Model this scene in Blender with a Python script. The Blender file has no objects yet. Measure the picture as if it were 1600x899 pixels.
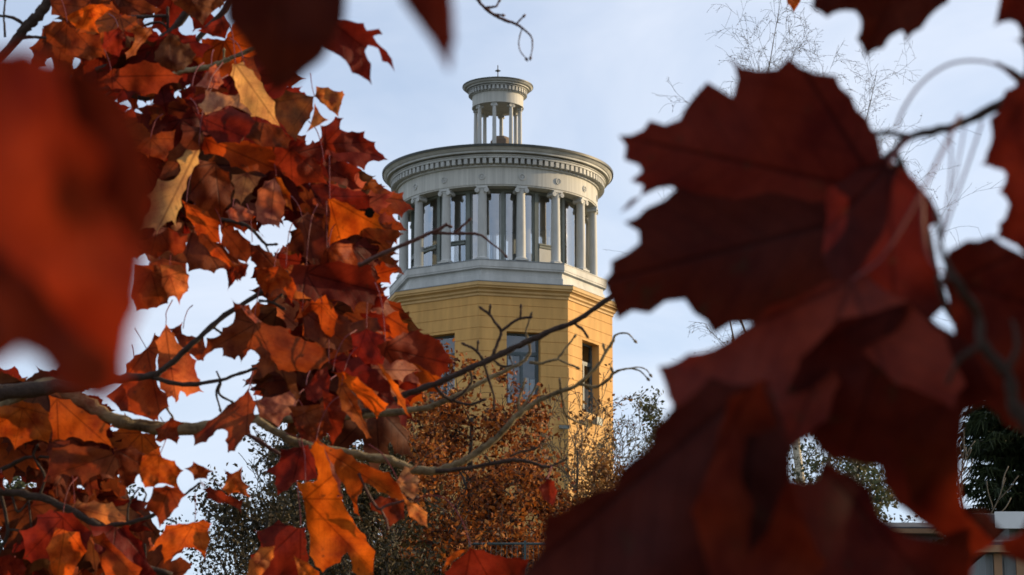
import bpy, math, random
from math import sin, cos, tan, radians as R_, pi, atan, atan2, sqrt
from mathutils import Vector, noise
from mathutils.geometry import delaunay_2d_cdt

C = bpy.context.scene.collection
SC = bpy.context.scene

# ------------------------------------------------------------------ camera, sky, sun, exposure
F = 4500.0                      # focal length in photo pixels (1600 wide)
PITCH = R_(13.0)
CAM = Vector((0, 0, 1.6))
cd = bpy.data.cameras.new('camera'); cam = bpy.data.objects.new('camera', cd); C.objects.link(cam)
cam.location = CAM; cam.rotation_euler = (pi/2 + PITCH, 0, 0)
cd.sensor_width = 36; cd.lens = 36*F/1600
cd.clip_start = 0.05; cd.clip_end = 8000
cd.dof.use_dof = True; cd.dof.focus_distance = 13.0
cd.dof.aperture_fstop = (cd.lens/1000)/0.0050
SC.camera = cam
FW = Vector((0, cos(PITCH), sin(PITCH))); UP = Vector((0, -sin(PITCH), cos(PITCH)))

def P(px, py, d):
    return CAM + d*(FW + Vector(((px-800)/F, 0, 0)) - UP*((py-449.5)/F))

SUN_AZ, SUN_EL = 72.0, 13.0     # azimuth from +Y towards +X
w = bpy.data.worlds.new('World'); SC.world = w; w.use_nodes = True
nt = w.node_tree; nt.nodes.clear()
def N(t, typ, **kw):
    n = t.nodes.new(typ)
    for k, v in kw.items():
        if k.startswith('i_'): n.inputs[int(k[2:]) if k[2:].isdigit() else k[2:].replace('_', ' ')].default_value = v
        else: setattr(n, k, v)
    return n
sky = N(nt, 'ShaderNodeTexSky', sky_type='NISHITA', sun_disc=False)
sky.sun_elevation = R_(SUN_EL); sky.sun_rotation = R_(SUN_AZ)
sky.air_density = 1.0; sky.dust_density = 0.4; sky.ozone_density = 4.0; sky.altitude = 100
tc = N(nt, 'ShaderNodeTexCoord')
mp = N(nt, 'ShaderNodeMapping'); mp.inputs['Scale'].default_value = (1.3, 1.0, 3.6); mp.inputs['Rotation'].default_value = (0.0, R_(8), 0)
cn = N(nt, 'ShaderNodeTexNoise'); cn.inputs['Scale'].default_value = 2.6; cn.inputs['Detail'].default_value = 6; cn.inputs['Roughness'].default_value = .55; cn.inputs['Distortion'].default_value = .6
cr = N(nt, 'ShaderNodeValToRGB'); cr.color_ramp.elements[0].position = .30; cr.color_ramp.elements[1].position = .72
cr.color_ramp.elements[0].color = (.30, .30, .30, 1); cr.color_ramp.elements[1].color = (.92, .92, .92, 1)
mx = N(nt, 'ShaderNodeMix', data_type='RGBA'); mx.inputs[7].default_value = (5.0, 5.25, 5.8, 1)
bg = N(nt, 'ShaderNodeBackground'); bg.inputs['Strength'].default_value = 0.10
out = N(nt, 'ShaderNodeOutputWorld')
nt.links.new(tc.outputs['Generated'], mp.inputs[0]); nt.links.new(mp.outputs[0], cn.inputs[0]); nt.links.new(cn.outputs[0], cr.inputs[0])
nt.links.new(cr.outputs[0], mx.inputs[0]); nt.links.new(sky.outputs[0], mx.inputs[6]); nt.links.new(mx.outputs[2], bg.inputs[0]); nt.links.new(bg.outputs[0], out.inputs[0])

sl = bpy.data.lights.new('sun', 'SUN'); sl.energy = 3.0; sl.angle = R_(.5); sl.color = (1, .74, .42)
so = bpy.data.objects.new('sun', sl); C.objects.link(so)
sd = Vector((sin(R_(SUN_AZ))*cos(R_(SUN_EL)), cos(R_(SUN_AZ))*cos(R_(SUN_EL)), sin(R_(SUN_EL))))
so.rotation_euler = sd.to_track_quat('Z', 'Y').to_euler(); so.location = (40, 20, 40)
SC.view_settings.view_transform = 'Standard'; SC.view_settings.look = 'None'
SC.view_settings.gamma = 1; SC.view_settings.use_curve_mapping = False
SC.view_settings.exposure = 0.95
SC.render.engine = 'CYCLES'
SC.cycles.transparent_max_bounces = 24; SC.cycles.max_bounces = 8

# ------------------------------------------------------------------ helpers
WO = {}                          # world origin of every object
def link(o, origin, parent=None):
    C.objects.link(o); origin = Vector(origin); WO[o.name] = origin
    if parent is not None:
        o.parent = parent; o.location = origin - WO[parent.name]
    else: o.location = origin
    return o
def thing(name, loc, label, cat, group=None):
    o = bpy.data.objects.new(name, None); o.empty_display_size = .3
    link(o, loc); o['label'] = label; o['category'] = cat
    if group: o['group'] = group
    return o
class MB:
    def __init__(s): s.v = []; s.f = []; s.uv = None
    def add(s, vs, fs):
        b = len(s.v); s.v += [Vector(v) for v in vs]; s.f += [tuple(i+b for i in f) for f in fs]
    def box(s, c, sx, sy, sz, ax=None):
        ax = ax or (Vector((1,0,0)), Vector((0,1,0)), Vector((0,0,1))); c = Vector(c)
        vs = [c + ax[0]*(i*sx/2) + ax[1]*(j*sy/2) + ax[2]*(k*sz/2) for k in (-1,1) for j in (-1,1) for i in (-1,1)]
        s.add(vs, [(0,2,3,1),(4,5,7,6),(0,1,5,4),(2,6,7,3),(0,4,6,2),(1,3,7,5)])
    def lathe(s, prof, c, n=96, a0=0., cap=False):
        c = Vector(c); vs = []; fs = []; m = len(prof)
        for i in range(n):
            a = a0 + 2*pi*i/n
            for r, z in prof: vs.append(c + Vector((r*sin(a), -r*cos(a), z)))
        for i in range(n):
            j = (i+1) % n
            for k in range(m-1): fs.append((i*m+k, j*m+k, j*m+k+1, i*m+k+1))
        if cap: fs.append(tuple(i*m for i in range(n))[::-1]); fs.append(tuple(i*m+m-1 for i in range(n)))
        s.add(vs, fs)
    def tube(s, pts, rad, n=8, rough=0., seed=0):
        pts = [Vector(p) for p in pts]
        if len(pts) < 2: return
        t = (pts[1]-pts[0]).normalized(); u = t.orthogonal().normalized(); vs = []; fs = []
        rg = random.Random(seed)
        for i, p in enumerate(pts):
            t = (pts[min(i+1, len(pts)-1)] - pts[max(i-1, 0)])
            if t.length < 1e-9: t = Vector((0,0,1))
            t.normalize(); u = (u - t*u.dot(t)); u = u.normalized() if u.length > 1e-6 else t.orthogonal().normalized(); v = t.cross(u)
            for k in range(n):
                a = 2*pi*k/n; rr = rad[i]*(1 + rough*rg.uniform(-1, 1))
                vs.append(p + (u*cos(a) + v*sin(a))*rr)
        for i in range(len(pts)-1):
            for k in range(n):
                fs.append((i*n+k, i*n+(k+1) % n, (i+1)*n+(k+1) % n, (i+1)*n+k))
        fs.append(tuple(range(n))[::-1]); fs.append(tuple((len(pts)-1)*n+k for k in range(n)))
        s.add(vs, fs)
    def build(s, name, mat, parent=None, origin=None, smooth=False, auto=None):
        o0 = Vector(origin) if origin is not None else (WO[parent.name] if parent is not None else Vector((0,0,0)))
        me = bpy.data.meshes.new(name); me.from_pydata([tuple(v-o0) for v in s.v], [], s.f)
        me.materials.append(mat)
        if smooth or auto: me.polygons.foreach_set('use_smooth', [True]*len(me.polygons))
        if auto: me.set_sharp_from_angle(angle=R_(auto))
        me.update()
        return link(bpy.data.objects.new(name, me), o0, parent)

def smooth_path(pts, sub=5):
    """Catmull-Rom through (Vector, radius) pairs"""
    out = []; n = len(pts)
    for i in range(n-1):
        p0, p1, p2, p3 = pts[max(i-1,0)], pts[i], pts[i+1], pts[min(i+2,n-1)]
        d1 = max(1e-6, (p2[0]-p1[0]).length); d0 = (p1[0]-p0[0]).length; d2 = (p3[0]-p2[0]).length
        m1 = (p2[0]-p0[0])*(d1/(d0+d1)); m2 = (p3[0]-p1[0])*(d1/(d1+d2))
        for k in range(sub):
            t = k/sub; t2 = t*t; t3 = t2*t
            q = p1[0]*(2*t3-3*t2+1) + m1*(t3-2*t2+t) + p2[0]*(-2*t3+3*t2) + m2*(t3-t2)
            out.append((q, p1[1] + (p2[1]-p1[1])*t))
    out.append(pts[-1]); return out

# ------------------------------------------------------------------ materials
def mat(name):
    m = bpy.data.materials.new(name); m.use_nodes = True; t = m.node_tree
    return m, t, t.nodes['Principled BSDF'], t.nodes['Material Output']
def simple(name, col, rough=.7, var=.15, scale=3., bump=.0, streak=None, col2=None, spec=.3, metal=0.):
    m, t, b, o = mat(name)
    b.inputs['Roughness'].default_value = rough; b.inputs['Specular IOR Level'].default_value = spec; b.inputs['Metallic'].default_value = metal
    tcn = N(t, 'ShaderNodeTexCoord'); mpn = N(t, 'ShaderNodeMapping')
    if streak: mpn.inputs['Scale'].default_value = streak
    nn = N(t, 'ShaderNodeTexNoise'); nn.inputs['Scale'].default_value = scale; nn.inputs['Detail'].default_value = 8; nn.inputs['Roughness'].default_value = .65
    rp = N(t, 'ShaderNodeValToRGB'); rp.color_ramp.elements[0].position = .3; rp.color_ramp.elements[1].position = .7
    c2 = col2 or tuple(c*(1-var) for c in col); c1 = col if col2 else tuple(min(1, c*(1+var*.6)) for c in col)
    rp.color_ramp.elements[0].color = (*c2, 1); rp.color_ramp.elements[1].color = (*c1, 1)
    t.links.new(tcn.outputs['Object'], mpn.inputs[0]); t.links.new(mpn.outputs[0], nn.inputs[0]); t.links.new(nn.outputs[0], rp.inputs[0]); t.links.new(rp.outputs[0], b.inputs['Base Color'])
    if bump:
        bp = N(t, 'ShaderNodeBump'); bp.inputs['Strength'].default_value = bump; bp.inputs['Distance'].default_value = .02
        t.links.new(nn.outputs[0], bp.inputs['Height']); t.links.new(bp.outputs[0], b.inputs['Normal'])
    return m
M = {}
M['yellow'] = simple('yellow_plaster', (.60, .34, .108), .8, .22, 1.4, .15, streak=(1.6, 1.6, .22))
M['yellow_trim'] = simple('yellow_trim', (.56, .36, .15), .7, .2, 1.5, .1)
M['white'] = simple('white_paint', (.47, .475, .45), .6, .26, 1.6, .08, streak=(1, 1, .3))
M['board'] = simple('white_boards', (.49, .485, .44), .65, .24, 3., .15, streak=(3, 3, .08))
M['white_dark'] = simple('dark_dentil_band', (.26, .25, .21), .75, .2, 2.)  # darker tone for the band behind the dentils
M['metal_roof'] = simple('dark_roof_metal', (.05, .055, .05), .5, .2, 3.)
M['lead'] = simple('grey_flashing', (.22, .24, .25), .45, .2, 3.)
M['frame'] = simple('window_frame_paint', (.17, .19, .17), .5, .15, 4.)
M['frame_blue'] = simple('blue_grey_frame', (.075, .10, .11), .5, .12, 4.)
M['curtain'] = simple('curtain', (.75, .73, .68), .9, .1, 3.)
M['iron'] = simple('dark_iron', (.08, .07, .05), .5, .2, 9.)
M['spot'] = simple('tar_spot', (.012, .008, .006), .9, .2, 30., spec=.02)
M['concrete'] = simple('brown_stone', (.16, .12, .09), .8, .3, 3.)
M['inner'] = simple('inner_wall', (.22, .21, .18), .8, .2, 1.)
M['bark'] = simple('dark_bark', (.075, .05, .038), .85, .5, 60., .6, col2=(.035, .022, .018))
M['bark_moss_lit'] = simple('lichen_lit_bark', (.42, .32, .17), .9, .5, 30., 1., col2=(.05, .035, .022))  # lichen blotches; sunlit yellow patches are also painted into this colour
M['twig'] = simple('red_twig', (.09, .035, .026), .6, .3, 60., .3)
M['petiole'] = simple('petiole_red', (.17, .022, .022), .5, .25, 30.)
M['bg_bark'] = simple('far_bark', (.055, .045, .035), .9, .3, 2.)
M['bg_twig'] = simple('far_twig', (.10, .085, .065), .9, .3, 2.)
M['birch'] = simple('birch_bark', (.62, .56, .42), .8, .5, 3., .2, streak=(1, 1, 6), col2=(.16, .13, .09))
M['house_wall'] = simple('grey_boards', (.16, .17, .17), .8, .25, 1.5, .2, streak=(6, 6, .2))
M['house_white'] = simple('house_white', (.6, .62, .62), .6, .1, 2.)
M['house_tan'] = simple('tan_wood', (.26, .15, .08), .7, .2, 3.)
M['roof_dark'] = simple('roof_felt', (.06, .06, .065), .8, .2, 2.)
M['railing'] = simple('green_railing', (.06, .09, .09), .5, .2, 3.)

def glass_mat(name, tint, refl):
    m, t, b, o = mat(name); t.nodes.remove(b)
    tr = N(t, 'ShaderNodeBsdfTransparent'); tr.inputs[0].default_value = (*tint, 1)
    gl = N(t, 'ShaderNodeBsdfGlossy'); gl.inputs['Roughness'].default_value = .02
    fr = N(t, 'ShaderNodeFresnel'); fr.inputs[0].default_value = 1.5
    ad = N(t, 'ShaderNodeMath', operation='ADD'); ad.inputs[1].default_value = refl; ad.use_clamp = True
    mxx = N(t, 'ShaderNodeMixShader')
    tcn = N(t, 'ShaderNodeTexCoord'); nn = N(t, 'ShaderNodeTexNoise'); nn.inputs['Scale'].default_value = 1.1
    bp = N(t, 'ShaderNodeBump'); bp.inputs['Strength'].default_value = .12; bp.inputs['Distance'].default_value = .05
    t.links.new(tcn.outputs['Object'], nn.inputs[0]); t.links.new(nn.outputs[0], bp.inputs['Height']); t.links.new(bp.outputs[0], gl.inputs['Normal'])
    t.links.new(fr.outputs[0], ad.inputs[0]); t.links.new(ad.outputs[0], mxx.inputs[0]); t.links.new(tr.outputs[0], mxx.inputs[1]); t.links.new(gl.outputs[0], mxx.inputs[2]); t.links.new(mxx.outputs[0], o.inputs[0])
    return m
M['glass'] = glass_mat('lantern_glass', (.90, .94, .96), .36)
M['glass_dark'] = glass_mat('window_glass', (.7, .75, .78), .10)

def foliage(name, cols, trans=.3, rough=.6):
    m, t, b, o = mat(name)
    g = N(t, 'ShaderNodeNewGeometry'); rp = N(t, 'ShaderNodeValToRGB'); rp.color_ramp.interpolation = 'LINEAR'
    el = rp.color_ramp.elements
    while len(el) < len(cols): el.new(.5)
    for i, c in enumerate(cols): el[i].position = i/(len(cols)-1); el[i].color = (*c, 1)
    t.links.new(g.outputs['Random Per Island'], rp.inputs[0]); t.links.new(rp.outputs[0], b.inputs['Base Color'])
    b.inputs['Roughness'].default_value = rough; b.inputs['Specular IOR Level'].default_value = .25
    tl = N(t, 'ShaderNodeBsdfTranslucent'); mxx = N(t, 'ShaderNodeMixShader'); mxx.inputs[0].default_value = trans
    t.links.new(rp.outputs[0], tl.inputs[0]); t.links.new(b.outputs[0], mxx.inputs[1]); t.links.new(tl.outputs[0], mxx.inputs[2]); t.links.new(mxx.outputs[0], o.inputs[0])
    return m
M['oak'] = foliage('oak_leaves', [(.03,.010,.005),(.10,.028,.008),(.26,.065,.010),(.38,.11,.015),(.48,.19,.04)], .35)
M['sparse'] = foliage('tan_leaves', [(.08,.03,.012),(.20,.08,.02),(.30,.15,.04)], .35)
M['dark_leaf'] = foliage('dark_leaves', [(.02,.018,.010),(.04,.034,.015),(.08,.05,.018),(.055,.05,.026)], .25)
M['green_leaf'] = foliage('green_grey_leaves', [(.04,.05,.022),(.075,.085,.035),(.11,.10,.04)], .3)
M['needles'] = foliage('spruce_needles', [(.012,.022,.010),(.03,.045,.016),(.05,.06,.02)], .15)
M['birch_bits'] = foliage('birch_catkins', [(.05,.04,.03),(.12,.09,.05)], .2)
M['maple_mass'] = foliage('maple_leaf_mass', [(.10,.018,.010),(.20,.03,.012),(.32,.07,.018)], .4)

def maple_material():
    m, t, b, o = mat('maple_leaf')
    L = t.links.new
    def mth(op, a, bb=None, c=None, clamp=False):
        n = N(t, 'ShaderNodeMath', operation=op); n.use_clamp = clamp
        for i, x in enumerate((a, bb, c)):
            if x is None: continue
            if isinstance(x, (int, float)): n.inputs[i].default_value = x
            else: L(x, n.inputs[i])
        return n.outputs[0]
    uv = N(t, 'ShaderNodeUVMap'); uv.uv_map = 'leaf'; sp = N(t, 'ShaderNodeSeparateXYZ'); L(uv.outputs[0], sp.inputs[0])
    x = mth('ABSOLUTE', sp.outputs[0]); y = sp.outputs[1]
    r = mth('SQRT', mth('ADD', mth('MULTIPLY', x, x), mth('MULTIPLY', y, y)))
    th = mth('ARCTAN2', x, y)
    g1 = mth('GREATER_THAN', th, .40); g2 = mth('GREATER_THAN', th, 1.16)
    ray = mth('ADD', mth('MULTIPLY', g1, .80), mth('MULTIPLY', g2, .70))
    dl = mth('SUBTRACT', th, ray)
    a = mth('MULTIPLY', r, mth('COSINE', dl)); pb = mth('ABSOLUTE', mth('MULTIPLY', r, mth('SINE', dl)))
    wn = N(t, 'ShaderNodeTexNoise'); wn.inputs['Scale'].default_value = 3.5; wn.inputs['Detail'].default_value = 3; L(uv.outputs[0], wn.inputs[0])
    wob = mth('MULTIPLY', mth('SUBTRACT', wn.outputs[0], .5), .05)
    mainv = mth('SUBTRACT', 1, mth('DIVIDE', mth('ABSOLUTE', mth('ADD', pb, mth('MULTIPLY', wob, .25))), mth('SUBTRACT', .022, mth('MULTIPLY', a, .012))), None, True)
    s = mth('FRACT', mth('MULTIPLY', mth('ADD', mth('SUBTRACT', a, mth('MULTIPLY', pb, 1.0)), wob), 8.5))
    sv = mth('MULTIPLY', mth('SUBTRACT', 1, mth('DIVIDE', mth('ABSOLUTE', mth('SUBTRACT', s, .5)), .07), None, True), .55)
    vein = mth('MAXIMUM', mainv, sv)
    oi = N(t, 'ShaderNodeAttribute'); oi.attribute_name = 'tint'
    vo = N(t, 'ShaderNodeTexVoronoi', feature='DISTANCE_TO_EDGE'); vo.inputs['Scale'].default_value = 26; L(uv.outputs[0], vo.inputs[0])
    fine = mth('MULTIPLY', mth('SUBTRACT', 1, mth('MULTIPLY', vo.outputs[0], 14), None, True), .3)
    # blotches
    cmb = N(t, 'ShaderNodeVectorMath', operation='ADD'); L(uv.outputs[0], cmb.inputs[0])
    c3 = N(t, 'ShaderNodeCombineXYZ'); L(mth('MULTIPLY', oi.outputs['Alpha'], 40), c3.inputs[0]); L(mth('MULTIPLY', oi.outputs['Alpha'], 17), c3.inputs[2]); L(c3.outputs[0], cmb.inputs[1])
    bn = N(t, 'ShaderNodeTexNoise'); bn.inputs['Scale'].default_value = 2.6; bn.inputs['Detail'].default_value = 7; bn.inputs['Roughness'].default_value = .6; L(cmb.outputs[0], bn.inputs[0])
    sn = N(t, 'ShaderNodeTexNoise'); sn.inputs['Scale'].default_value = 11; sn.inputs['Detail'].default_value = 3; L(cmb.outputs[0], sn.inputs[0])
    spot = mth('MULTIPLY', mth('SUBTRACT', sn.outputs[0], .64), 9, None, True)
    # hue shift: yellow-orange blotches / darker red blotches
    hs = N(t, 'ShaderNodeMix', data_type='RGBA'); L(mth('MULTIPLY', mth('SUBTRACT', bn.outputs[0], .32), 2.6, None, True), hs.inputs[0])
    dk = N(t, 'ShaderNodeMix', data_type='RGBA', blend_type='MULTIPLY'); dk.inputs[0].default_value = 1; L(oi.outputs['Color'], dk.inputs[6]); dk.inputs[7].default_value = (.48, .27, .36, 1)
    lt = N(t, 'ShaderNodeMix', data_type='RGBA', blend_type='MULTIPLY'); lt.inputs[0].default_value = 1; L(oi.outputs['Color'], lt.inputs[6]); lt.inputs[7].default_value = (1.28, 1.25, 1.0, 1)
    L(dk.outputs[2], hs.inputs[6]); L(lt.outputs[2], hs.inputs[7])
    # veins
    vc = N(t, 'ShaderNodeMix', data_type='RGBA', blend_type='MULTIPLY'); vc.inputs[7].default_value = (.25, .2, .25, 1)
    L(mth('MULTIPLY', mth('MAXIMUM', vein, fine), .8), vc.inputs[0]); L(hs.outputs[2], vc.inputs[6])
    sc = N(t, 'ShaderNodeMix', data_type='RGBA'); sc.inputs[7].default_value = (.04, .018, .010, 1); L(mth('MULTIPLY', spot, .7), sc.inputs[0]); L(vc.outputs[2], sc.inputs[6])
    # paler underside
    g = N(t, 'ShaderNodeNewGeometry')
    un = N(t, 'ShaderNodeMix', data_type='RGBA', blend_type='MULTIPLY'); un.inputs[7].default_value = (1.25, 1.5, 1.7, 1); L(g.outputs['Backfacing'], un.inputs[0]); L(sc.outputs[2], un.inputs[6])
    L(un.outputs[2], b.inputs['Base Color']); b.inputs['Roughness'].default_value = .6; b.inputs['Specular IOR Level'].default_value = .10
    bp = N(t, 'ShaderNodeBump'); bp.inputs['Strength'].default_value = .5; bp.inputs['Distance'].default_value = .0015
    L(mth('ADD', vein, mth('MULTIPLY', bn.outputs[0], .8)), bp.inputs['Height']); L(bp.outputs[0], b.inputs['Normal'])
    tl = N(t, 'ShaderNodeBsdfTranslucent'); tcol = N(t, 'ShaderNodeMix', data_type='RGBA', blend_type='MULTIPLY'); tcol.inputs[0].default_value = 1; tcol.inputs[7].default_value = (1.5, 1.12, .75, 1)
    L(sc.outputs[2], tcol.inputs[6]); L(tcol.outputs[2], tl.inputs[0])
    ms = N(t, 'ShaderNodeMixShader'); ms.inputs[0].default_value = .45
    L(b.outputs[0], ms.inputs[1]); L(tl.outputs[0], ms.inputs[2]); L(ms.outputs[0], o.inputs[0])
    return m
M['maple'] = maple_material()

# ------------------------------------------------------------------ ground
def sstep(t): t = max(0, min(1, t)); return t*t*(3-2*t)
def gh(x, y):
    return 9.0*sstep((y-10)/95.0) + .25*noise.noise(Vector((x*.07, y*.07, 0)))
gm = MB(); xs = []; v = -3000.
def axis_pts():
    a = [i*4.0 for i in range(-20, 46)]; far = [90*1.35**k*2.2 for k in range(10)]
    return sorted(a + [-f for f in far] + far)
AX = axis_pts(); nA = len(AX)
gm.add([(x, y, gh(x, y)) for y in AX for x in AX], [(j*nA+i, j*nA+i+1, (j+1)*nA+i+1, (j+1)*nA+i) for j in range(nA-1) for i in range(nA-1)])
grassm = simple('lawn', (.07, .085, .03), .95, .3, .6, .4, col2=(.10, .06, .025))
g_ = gm.build('ground', grassm, smooth=True); g_['kind'] = 'structure'

# ------------------------------------------------------------------ tower
TX, TY = (777.5-800)/F*112.9, 110.0
PM = 112.9/F                                        # metres per photo pixel at the tower axis
def Z(py):
    e = PITCH + atan((449.5-py)/F); return CAM.z + TY*tan(e)
TB = gh(TX, TY) - .3
tower = thing('tower', (TX, TY, TB), 'tall octagonal yellow tower topped by a round white columned lantern', 'tower')
TC = Vector((TX, TY, 0)); A0 = R_(-8.6)
def oct_v(R, k, z): a = A0 + k*pi/4; return Vector((TX + R*sin(a), TY - R*cos(a), z))
def oct_ring(mb, prof, n=8):
    vs = []; m = len(prof); fs = []
    for k in range(8):
        for r, z in prof: vs.append(oct_v(r, k, z))
    for k in range(8):
        j = (k+1) % 8
        for i in range(m-1): fs.append((k*m+i, j*m+i, j*m+i+1, k*m+i+1))
    mb.add(vs, fs)
RW = 180*PM
z_wt = Z(497)                                       # top of the yellow wall
wz1, wz0 = Z(553), Z(663)                           # window head and sill (at axis depth)
courses = []; zz = Z(514); st = 17.4*.0257
while zz > TB: courses.append(zz); zz -= st
HW = .19*1.0                                        # window half width as a fraction of the face
wins = [(wz0, wz1), (wz0-8.2, wz1-8.2)]
levels = {z_wt, TB}
for c in courses: levels |= {c-.013, c+.013}
for a, b in wins: levels |= {a, b}
levels = sorted(l for l in levels if TB <= l <= z_wt)
wall = MB()
def fp(k, t, R, z): return oct_v(R, k, z).lerp(oct_v(R, (k+1) % 8, z), t)
def in_groove(z): return any(abs(z-c) < .0131 for c in courses)
def in_win(z): return any(a < z < b for a, b in wins)
prev = None
for a, b in zip(levels[:-1], levels[1:]):
    zm = (a+b)/2; gr = in_groove(zm); R = RW - (.022 if gr else 0)
    for k in range(8):
        spans = [(0, .5-HW), (.5+HW, 1)] if in_win(zm) else [(0, 1)]
        for s0, s1 in spans:
            wall.add([fp(k, s0, R, a), fp(k, s1, R, a), fp(k, s1, R, b), fp(k, s0, R, b)], [(0, 1, 2, 3)])
            if prev is not None and prev != R:
                wall.add([fp(k, s0, prev, a), fp(k, s1, prev, a), fp(k, s1, R, a), fp(k, s0, R, a)], [(0, 1, 2, 3)])
    prev = R
REV = .42
for (a, b) in wins:                                 # deep reveals
    for k in range(8):
        n = (oct_v(1, k, 0)+oct_v(1, (k+1) % 8, 0)-2*TC); n.z = 0; n.normalize()
        p = [fp(k, .5-HW, RW, a), fp(k, .5+HW, RW, a), fp(k, .5+HW, RW, b), fp(k, .5-HW, RW, b)]
        q = [v - n*REV for v in p]
        wall.add(p+q, [(0,4,5,1), (1,5,6,2), (2,6,7,3), (3,7,4,0)])
wall.build('wall', M['yellow'], tower)
im = MB(); im.lathe([(RW*.55, TB), (RW*.55, Z(500))], TC, 8, A0); im.build('inner_core', M['inner'], tower)
# windows of the body
def body_window(k, a, b):
    n = (oct_v(1, k, 0)+oct_v(1, (k+1) % 8, 0)-2*TC); n.z = 0; n.normalize()
    u = Vector((-n.y, n.x, 0))*1.0; up = Vector((0, 0, 1)); ax = (u, n, up)
    c = fp(k, .5, RW, (a+b)/2) - n*(REV-.06); W = (fp(k, .5+HW, RW, 0)-fp(k, .5-HW, RW, 0)).length; H = b-a
    f = MB(); fw = .075
    for s in (-1, 1): f.box(c + u*(s*(W/2-fw/2)), fw, .10, H, ax)
    f.box(c + up*(H/2-fw/2), W-2*fw, .10, fw, ax); f.box(c - up*(H/2-fw/2), W-2*fw, .10, fw, ax)
    zt = H/2 - H*.27
    f.box(c + up*zt, W-2*fw, .09, .09, ax)
    f.box(c + up*((zt-.045-H/2+fw)/2), .10, .085, zt-.045+H/2-fw, ax)
    for s in (-1, 1):
        f.box(c + up*(zt-.045-.03) + u*s*(W/4-.02), W/2-fw-.06, .075, .05, ax)
        f.box(c + u*s*(W/2-fw-.025) + up*((zt-H/2)/2-.02), .045, .07, zt+H/2-.2, ax)
    fr = f.build('window', M['frame_blue'], tower, c)
    g = MB(); hw, hh = W/2-fw*.8, H/2-fw*.8
    g.add([c-n*.012+u*(-hw)-up*hh, c-n*.012+u*hw-up*hh, c-n*.012+u*hw+up*hh, c-n*.012-u*hw+up*hh], [(0,1,2,3)])
    g.build('pane', M['glass_dark'], fr, c)
    s = MB(); s.box(c + n*(REV/2-.01) - up*(H/2-.012), W-.006, REV-.12, .03, ax); 
    s.build('sill', M['yellow_trim'], fr, c)
    cu = MB(); rg = random.Random(k)
    for s_, w0, lo, hi in ((-1, .24, -.45, .2), (1, .20, -.46, -.12), (.35, .14, -.46, -.1)):
        x0 = s_*(W/2-.2) if abs(s_) == 1 else s_*W/2; m = 9; vs = []
        for i in range(m+1):
            xx = x0 - w0/2 + w0*i/m; dd = -.05 + .012*sin(i*2.3)
            vs += [c+u*xx+n*dd+up*(H*lo), c+u*xx+n*dd+up*(H*hi)]
        cu.add(vs, [(2*i, 2*i+2, 2*i+3, 2*i+1) for i in range(m)])
    cu.build('curtain', M['curtain'], fr, c)
for k in range(8):
    body_window(k, *wins[0])
for k in (7, 0, 1): body_window(k, *wins[1])
# yellow cornice
cm = MB(); rc = 193*PM; zc = Z(481)
oct_ring(cm, [(RW-.05, z_wt-.10), (RW+.05, z_wt-.10), (RW+.05, z_wt-.02), (RW+.13, z_wt+.03), (RW+.13, z_wt+.10), (RW+.20, z_wt+.15), (rc-.05, z_wt+.17), (rc-.05, z_wt+.21), (rc, z_wt+.25), (rc, zc-.03)])
cm.build('cornice', M['yellow_trim'], tower)
cf = MB(); oct_ring(cf, [(rc+.02, zc-.03), (rc+.02, zc), (165*PM, zc+.10)]); cf.build('cornice_flashing', M['lead'], tower)
# white octagonal parapet
zp1 = Z(444); zp0 = Z(477.5); rp = 172*PM
pm_ = MB(); oct_ring(pm_, [(rp-.10, zp0-.05), (rp-.10, zp0+.28), (rp-.155, zp0+.30), (rp-.155, zp1-.36), (rp-.02, zp1-.34), (rp-.02, zp1-.28), (rp, zp1-.27), (rp, zp1-.03)])
pm_.build('parapet', M['white'], tower)
pf = MB(); oct_ring(pf, [(rp+.02, zp1-.03), (rp+.02, zp1), (rp-.30, zp1+.03), (2.4, zp1+.02)]); pf.build('terrace_deck', M['lead'], tower)
# columns of the drum
zb = zp1+.03; zt_ = Z(330.5); rcol = 150*PM
def column_mesh(r0, r1, h, capd):
    m = MB(); prof = []
    base = h*.035
    prof = [(r0*1.04, base)]
    for i in range(11):
        t = i/10; prof.append((r0 + (r1-r0)*(t**1.4), base + (h-base-capd)*t))
    m.lathe(prof, (0,0,0), 24); return m
def ion_cap(r, d, ang):
    """Ionic capital: necking, two volute rolls, square slab. local frame, z=0 at its foot"""
    m = MB(); m.lathe([(r*.98, 0), (r*1.05, d*.1), (r*1.05, d*.2), (r*1.22, d*.45), (r*1.0, d*.5)], (0,0,0), 24)
    rad = Vector((sin(ang), -cos(ang), 0)); tan_ = Vector((cos(ang), sin(ang), 0)); up = Vector((0,0,1))
    m.box(up*d*.86, r*2.7, r*2.5, d*.28, (tan_, rad, up)); m.box(up*d*.62, r*2.1, r*2.0, d*.2, (tan_, rad, up))
    for s in (-1, 1):
        n = 16; vs = []; rr = d*.30
        for j, yy in enumerate((-r*1.22, -r*.5, r*.5, r*1.22)):
            q = rr*(1 if j in (0, 3) else .72)
            for i in range(n):
                a = 2*pi*i/n; vs.append(tan_*(s*r*1.18 + q*cos(a)) + up*(d*.46 + q*sin(a)) + rad*yy)
        fs = [(j*n+i, j*n+(i+1) % n, (j+1)*n+(i+1) % n, (j+1)*n+i) for j in range(3) for i in range(n)]
        fs += [tuple(range(n)), tuple(3*n+i for i in range(n))]
        m.add(vs, fs)
        for yy in (-r*1.22, r*1.22):
            m.box(tan_*(s*r*1.18)+up*d*.46+rad*yy, rr*.5, r*.12, rr*.5, (tan_, rad, up))
    return m
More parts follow.
